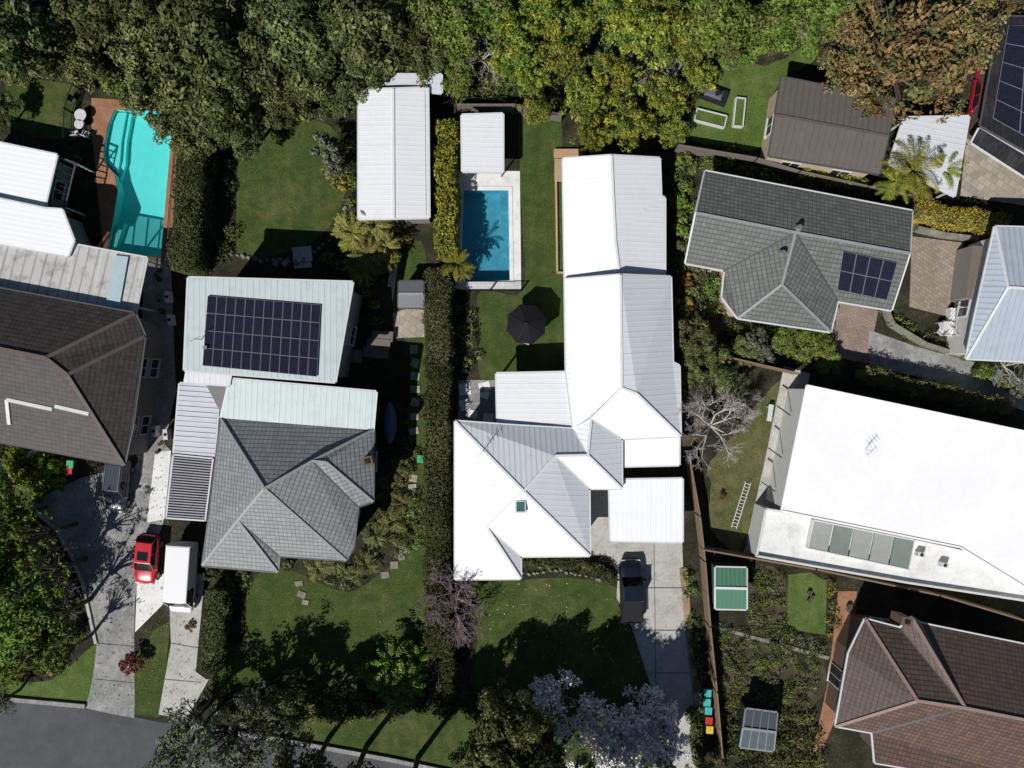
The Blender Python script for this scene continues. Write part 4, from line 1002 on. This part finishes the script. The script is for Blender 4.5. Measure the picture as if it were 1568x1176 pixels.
    if kind=='hatch': d.box(((xt0+xt1)/2+.25,0,Ht+.004),(.75,wt*1.3,.012),0,CG)
    for s in (-1,1):
        d.box(((xb1 if kind!='van' else .38*L)-.25,s*(w+.1),1.0),(.14,.22,.14),0,M_dark if kind=='ute' else pm)
        d.box((.478*L,s*w*.62,.64),(.12,.36,.14),0,flat('headlight',(.7,.7,.7),.1)); d.box((-.492*L,s*w*.76,.78),(.06,.22,.2),0,flat('tail_light',(.4,.01,.01),.2))
    d.box((.49*L,0,.4),(.12,w*1.5,.18),0,M_dark); d.box((-.495*L,0,.42),(.1,w*1.5,.18),0,M_dark)
    d.beam((xb1+.04,-wb*.6,zb+.08),(xb1-.02,wb*.1,zb+.1),.03,.02,M_dark)
    d.build('trim',e,bevel=.02)
    wh=MB()
    for x in (-.31,.31):
        for s in (-1,1):
            y=s*(w-.1); wh.cyl((x*L,y-.12,.32),(x*L,y+.12,.32),.33,.33,M_rub,20); wh.cyl((x*L,y-.125,.32),(x*L,y+.125,.32),.2,.2,M_metal,14)
    wh.build('wheels',e)
vehicle('pickup_truck','ute',paint('black_paint',(.006,.008,.016)),967,905,91,5.3,1.95,1.75)
vehicle('red_hatchback_car','hatch',paint('red_paint',(.5,.01,.02)),224,857,-96,4.2,1.85,1.5)
vehicle('white_van','van',paint('white_paint',(.82,.82,.83)),280,884,-94,6.0,2.1,2.1)
vehicle('grey_suv','suv',paint('charcoal_paint',(.05,.055,.07)),179,744,-97,4.5,1.85,1.7)
vehicle('red_car','hatch',paint('dark_red_paint',(.3,.01,.02)),1506,140,80,4.0,1.75,1.5)
# ---------------------------------------------------------------- furniture
e=empty('patio_umbrella'); p=W(806,496,2.6); mb=MB(); n=8; rr=1.72
rim=[(p.x+rr*math.cos(i*math.pi/4+.3),p.y+rr*math.sin(i*math.pi/4+.3),2.25) for i in range(n)]
mid=[((rim[i][0]+rim[(i+1)%n][0])/2*.97+p.x*.03,(rim[i][1]+rim[(i+1)%n][1])/2*.97+p.y*.03,2.3) for i in range(n)]
vs=[(p.x,p.y,2.95)]+rim+mid; fs=[]
for i in range(n): fs+=[(0,1+i,1+n+i),(0,1+n+i,1+(i+1)%n)]
mb.add(vs,fs,M_canvas)
for i in range(n):
    a,b,c2=rim[i],mid[i],rim[(i+1)%n]
    for u,v in ((a,b),(b,c2)): mb.add([u,v,(v[0],v[1],v[2]-.2),(u[0],u[1],u[2]-.2)],[(0,1,2,3)],M_canvas)
mb.build('canopy',e); mb=MB()
for q in rim: mb.beam((p.x,p.y,2.97),(q[0],q[1],2.27),.035,.03,M_dark)
mb.cyl((p.x,p.y,0),(p.x,p.y,3.08),.035,.03,M_metal); mb.cyl((p.x,p.y,.01),(p.x,p.y,.12),.4,.35,M_dark,20); mb.build('pole',e)
def table(px,py,r,n=4,nm='outdoor_table'):
    mb=MB();p=W(px,py,.7); mb.cyl((p.x,p.y,.68),(p.x,p.y,.73),r,r,M_frame,20); mb.cyl((p.x,p.y,0),(p.x,p.y,.68),.05,.05,M_dark); mb.cyl((p.x,p.y,0),(p.x,p.y,.04),.3,.25,M_dark); mb.build(nm)
def chair(px,py,rot,mat=M_dark,nm='outdoor_chair'):
    mb=MB();p=W(px,py,.4);c,s=math.cos(rot),math.sin(rot)
    f=lambda x,y,z:(p.x+x*c-y*s,p.y+x*s+y*c,z)
    mb.box(f(0,0,.43),(.5,.5,.05),rot,mat); mb.box(f(-.25,0,.68),(.05,.5,.5),rot,mat)
    for x in (-.22,.22):
        for y in (-.22,.22): mb.box(f(x,y,.21),(.04,.04,.42),rot,mat)
    for y in (-.26,.26): mb.box(f(0,y,.62),(.45,.04,.04),rot,mat)
    mb.build(nm,bevel=.01)
def lounger(px,py,rot):
    mb=MB();p=W(px,py,.3);c,s=math.cos(rot),math.sin(rot); f=lambda x,y,z:(p.x+x*c-y*s,p.y+x*s+y*c,z)
    for i in range(8): mb.box(f(-.5+i*.14,0,.32),(.11,.6,.04),rot,M_frame)
    mb.beam(f(.6,0,.33),f(1.1,0,.7),.6,.05,M_frame)
    for x in (-.5,.5):
        for y in (-.27,.27): mb.box(f(x,y,.15),(.05,.05,.3),rot,M_dark)
    mb.build('sun_lounger')
table(123,176,.5);table(121,190,.4);chair(133,206,1.2,M_frame);chair(116,205,1.8,M_frame);chair(132,222,1.5);chair(130,130,0);chair(142,132,2);chair(108,150,1)
lounger(808,517,1.2)
for x,y,r in ((1442,497,.3),(1455,490,1.2),(1440,508,2.5),(1452,507,4)): chair(x,y,r,M_frame)
table(1449,499,.4)
def bin_(px,py,col,lid,rot=1.5):
    mb=MB();p=W(px,py,1.0);c,s=math.cos(rot),math.sin(rot); f=lambda x,y,z:(p.x+x*c-y*s,p.y+x*s+y*c,z)
    mb.box(f(0,0,.5),(.48,.5,.9),rot,col,1.18); mb.box(f(.02,0,1.0),(.66,.62,.07),rot,lid,.93); mb.box(f(-.34,0,.98),(.05,.5,.05),rot,col)
    mb.cyl(f(-.26,-.27,.1),f(-.26,.27,.1),.1,.1,M_rub,12); mb.build('wheelie_bin',bevel=.02)
gb=flat('bin_green',(.01,.05,.03),.5)
bl=[flat('lid_red',(.5,.02,.02)),flat('lid_yellow',(.65,.45,.02)),flat('lid_green',(.03,.35,.12)),flat('lid_teal',(.05,.4,.38))]
for x,y,l in ((1084,1062,3),(1083,1076,3),(1085,1089,3),(1086,1104,0),(1087,1118,1),(107,711,2),(105,722,0),(644,703,2)): bin_(x,y,gb,bl[l])
mb=MB();A=W(1145,738);B=W(1123,808); d=(B-A).normalized();s=Vector((-d.y,d.x,0))*.22
for g in (-1,1): mb.beam(A+s*g+Vector((0,0,.1)),B+s*g+Vector((0,0,.1)),.06,.08,M_frame)
for i in range(14): q=A.lerp(B,(i+.5)/14)+Vector((0,0,.1)); mb.beam(q-s,q+s,.05,.04,M_frame)
mb.build('ladder')
def rbed(px,py,w,h,rot,nm='raised_garden_bed'):
    mb=MB();p=W(px,py,.3);c,s=math.cos(rot),math.sin(rot);f=lambda x,y,z:Vector((p.x+x*c-y*s,p.y+x*s+y*c,z))
    C=[f(-w/2,-h/2,.2),f(w/2,-h/2,.2),f(w/2,h/2,.2),f(-w/2,h/2,.2)]
    for i in range(4): mb.beam(C[i],C[(i+1)%4],.1,.4,M_frame)
    mb.prism(C,.02,.3,G_lawn3); mb.build(nm)
rbed(1088,181,2.6,1.0,-.25);rbed(1132,172,.8,2.4,-.1)
mb=MB();p=W(1095,143,.5)
mb.box((p.x,p.y,.25),(2.4,1.3,.5),-.35,M_dark,.9); mb.box((p.x-.1,p.y,.6),(1.6,.8,.25),-.35,flat('cover_grey',(.12,.12,.13)),.8)
for a,b in ((-.3,.4),(.2,-.1)): mb.box((p.x+a,p.y+b,.8),(.5,.35,.18),.3,bl[1] if a<0 else M_dark)
mb.cyl((p.x-1.2,p.y+.5,0),(p.x-1.2,p.y+.5,.5),.3,.25,M_dark,14); mb.build('outdoor_play_set',bevel=.04)
mb=MB();p=W(1178,632,.3);mb.beam((p.x-.1,p.y-.7,.5),(p.x+.1,p.y+.7,.5),.4,.06,M_frame)
for t in (-.5,.5): mb.beam((p.x-.15,p.y+t,.0),(p.x-.15,p.y+t,.5),.06,.06,M_frame);mb.beam((p.x+.15,p.y+t,.0),(p.x+.15,p.y+t,.5),.06,.06,M_frame)
mb.build('garden_bench')
mb=MB();p=W(597,648,.5); rr=[]
for i,(t,wd) in enumerate(((-1.7,.1),(-1.3,.4),(-.6,.6),(.2,.62),(.9,.55),(1.5,.3),(1.8,.08))):
    rr+= [(p.x-wd,p.y+t,.5),(p.x-wd*.5,p.y+t,.75),(p.x+wd*.5,p.y+t,.75),(p.x+wd,p.y+t,.5),(p.x+wd*.4,p.y+t,.15),(p.x-wd*.4,p.y+t,.15)]
fs=[(i*6+j,i*6+(j+1)%6,(i+1)*6+(j+1)%6,(i+1)*6+j) for i in range(6) for j in range(6)]
mb.add(rr,fs,flat('blue_tarp',(.08,.13,.2),.5)); mb.build('covered_boat',smooth=True)
mb=MB()
for i in range(40):
    x,y=random.choice(((560,545),(600,640),(240,420),(245,470),(250,670),(235,690),(1095,470),(1080,460),(715,635),(620,700),(1130,900),(1240,910),(1300,930),(120,240),(1500,290)))
    p=W(x+random.uniform(-8,8),y+random.uniform(-10,10)); s=random.uniform(.14,.26)
    mb.cyl((p.x,p.y,.02),(p.x,p.y,s*1.6),s*.7,s,random.choice((G_terra,M_dark,G_stone)),12); mb.cyl((p.x,p.y,s*1.4),(p.x,p.y,s*1.62),s*.9,s*.9,G_mulch,12)
mb.build('plant_pots')
mb=MB()
for x,y,rot in ((258,455,.1),(262,490,.1),(256,665,.1),(238,660,0)):
    p=W(x,y,.5); mb.box((p.x,p.y,.45),(.9,.35,.8),rot+1.57,M_frame); mb.cyl((p.x,p.y,.85),(p.x,p.y,.87),.14,.14,M_dark)
mb.build('air_conditioning_units')
# ---------------------------------------------------------------- light, camera
world=bpy.data.worlds.new('World'); scene.world=world; world.use_nodes=True; nt=world.node_tree
bg=nt.nodes['Background']; sky=nt.nodes.new('ShaderNodeTexSky'); sky.sky_type='NISHITA'; sky.sun_disc=False
sky.sun_elevation=math.radians(45); sky.sun_rotation=math.atan2(-.6,-.8); sky.dust_density=.3; sky.altitude=1500
nt.links.new(sky.outputs[0],bg.inputs[0]); bg.inputs[1].default_value=.05
sl=bpy.data.lights.new('sun','SUN'); sl.energy=5; sl.angle=math.radians(.53); sl.color=(1,.97,.93)
so=bpy.data.objects.new('sun',sl); link(so); so.rotation_euler=Vector((.6,.8,-1)).to_track_quat('-Z','Y').to_euler()
cam=bpy.data.cameras.new('camera'); cam.sensor_width=36; cam.lens=36*F/1568; cam.clip_end=3000
co=bpy.data.objects.new('camera',cam); link(co); co.location=(0,0,H); co.rotation_euler=(0,0,0); scene.camera=co
scene.view_settings.view_transform='Standard'; scene.view_settings.look='None'; scene.view_settings.exposure=0
print('objects',len(bpy.data.objects))
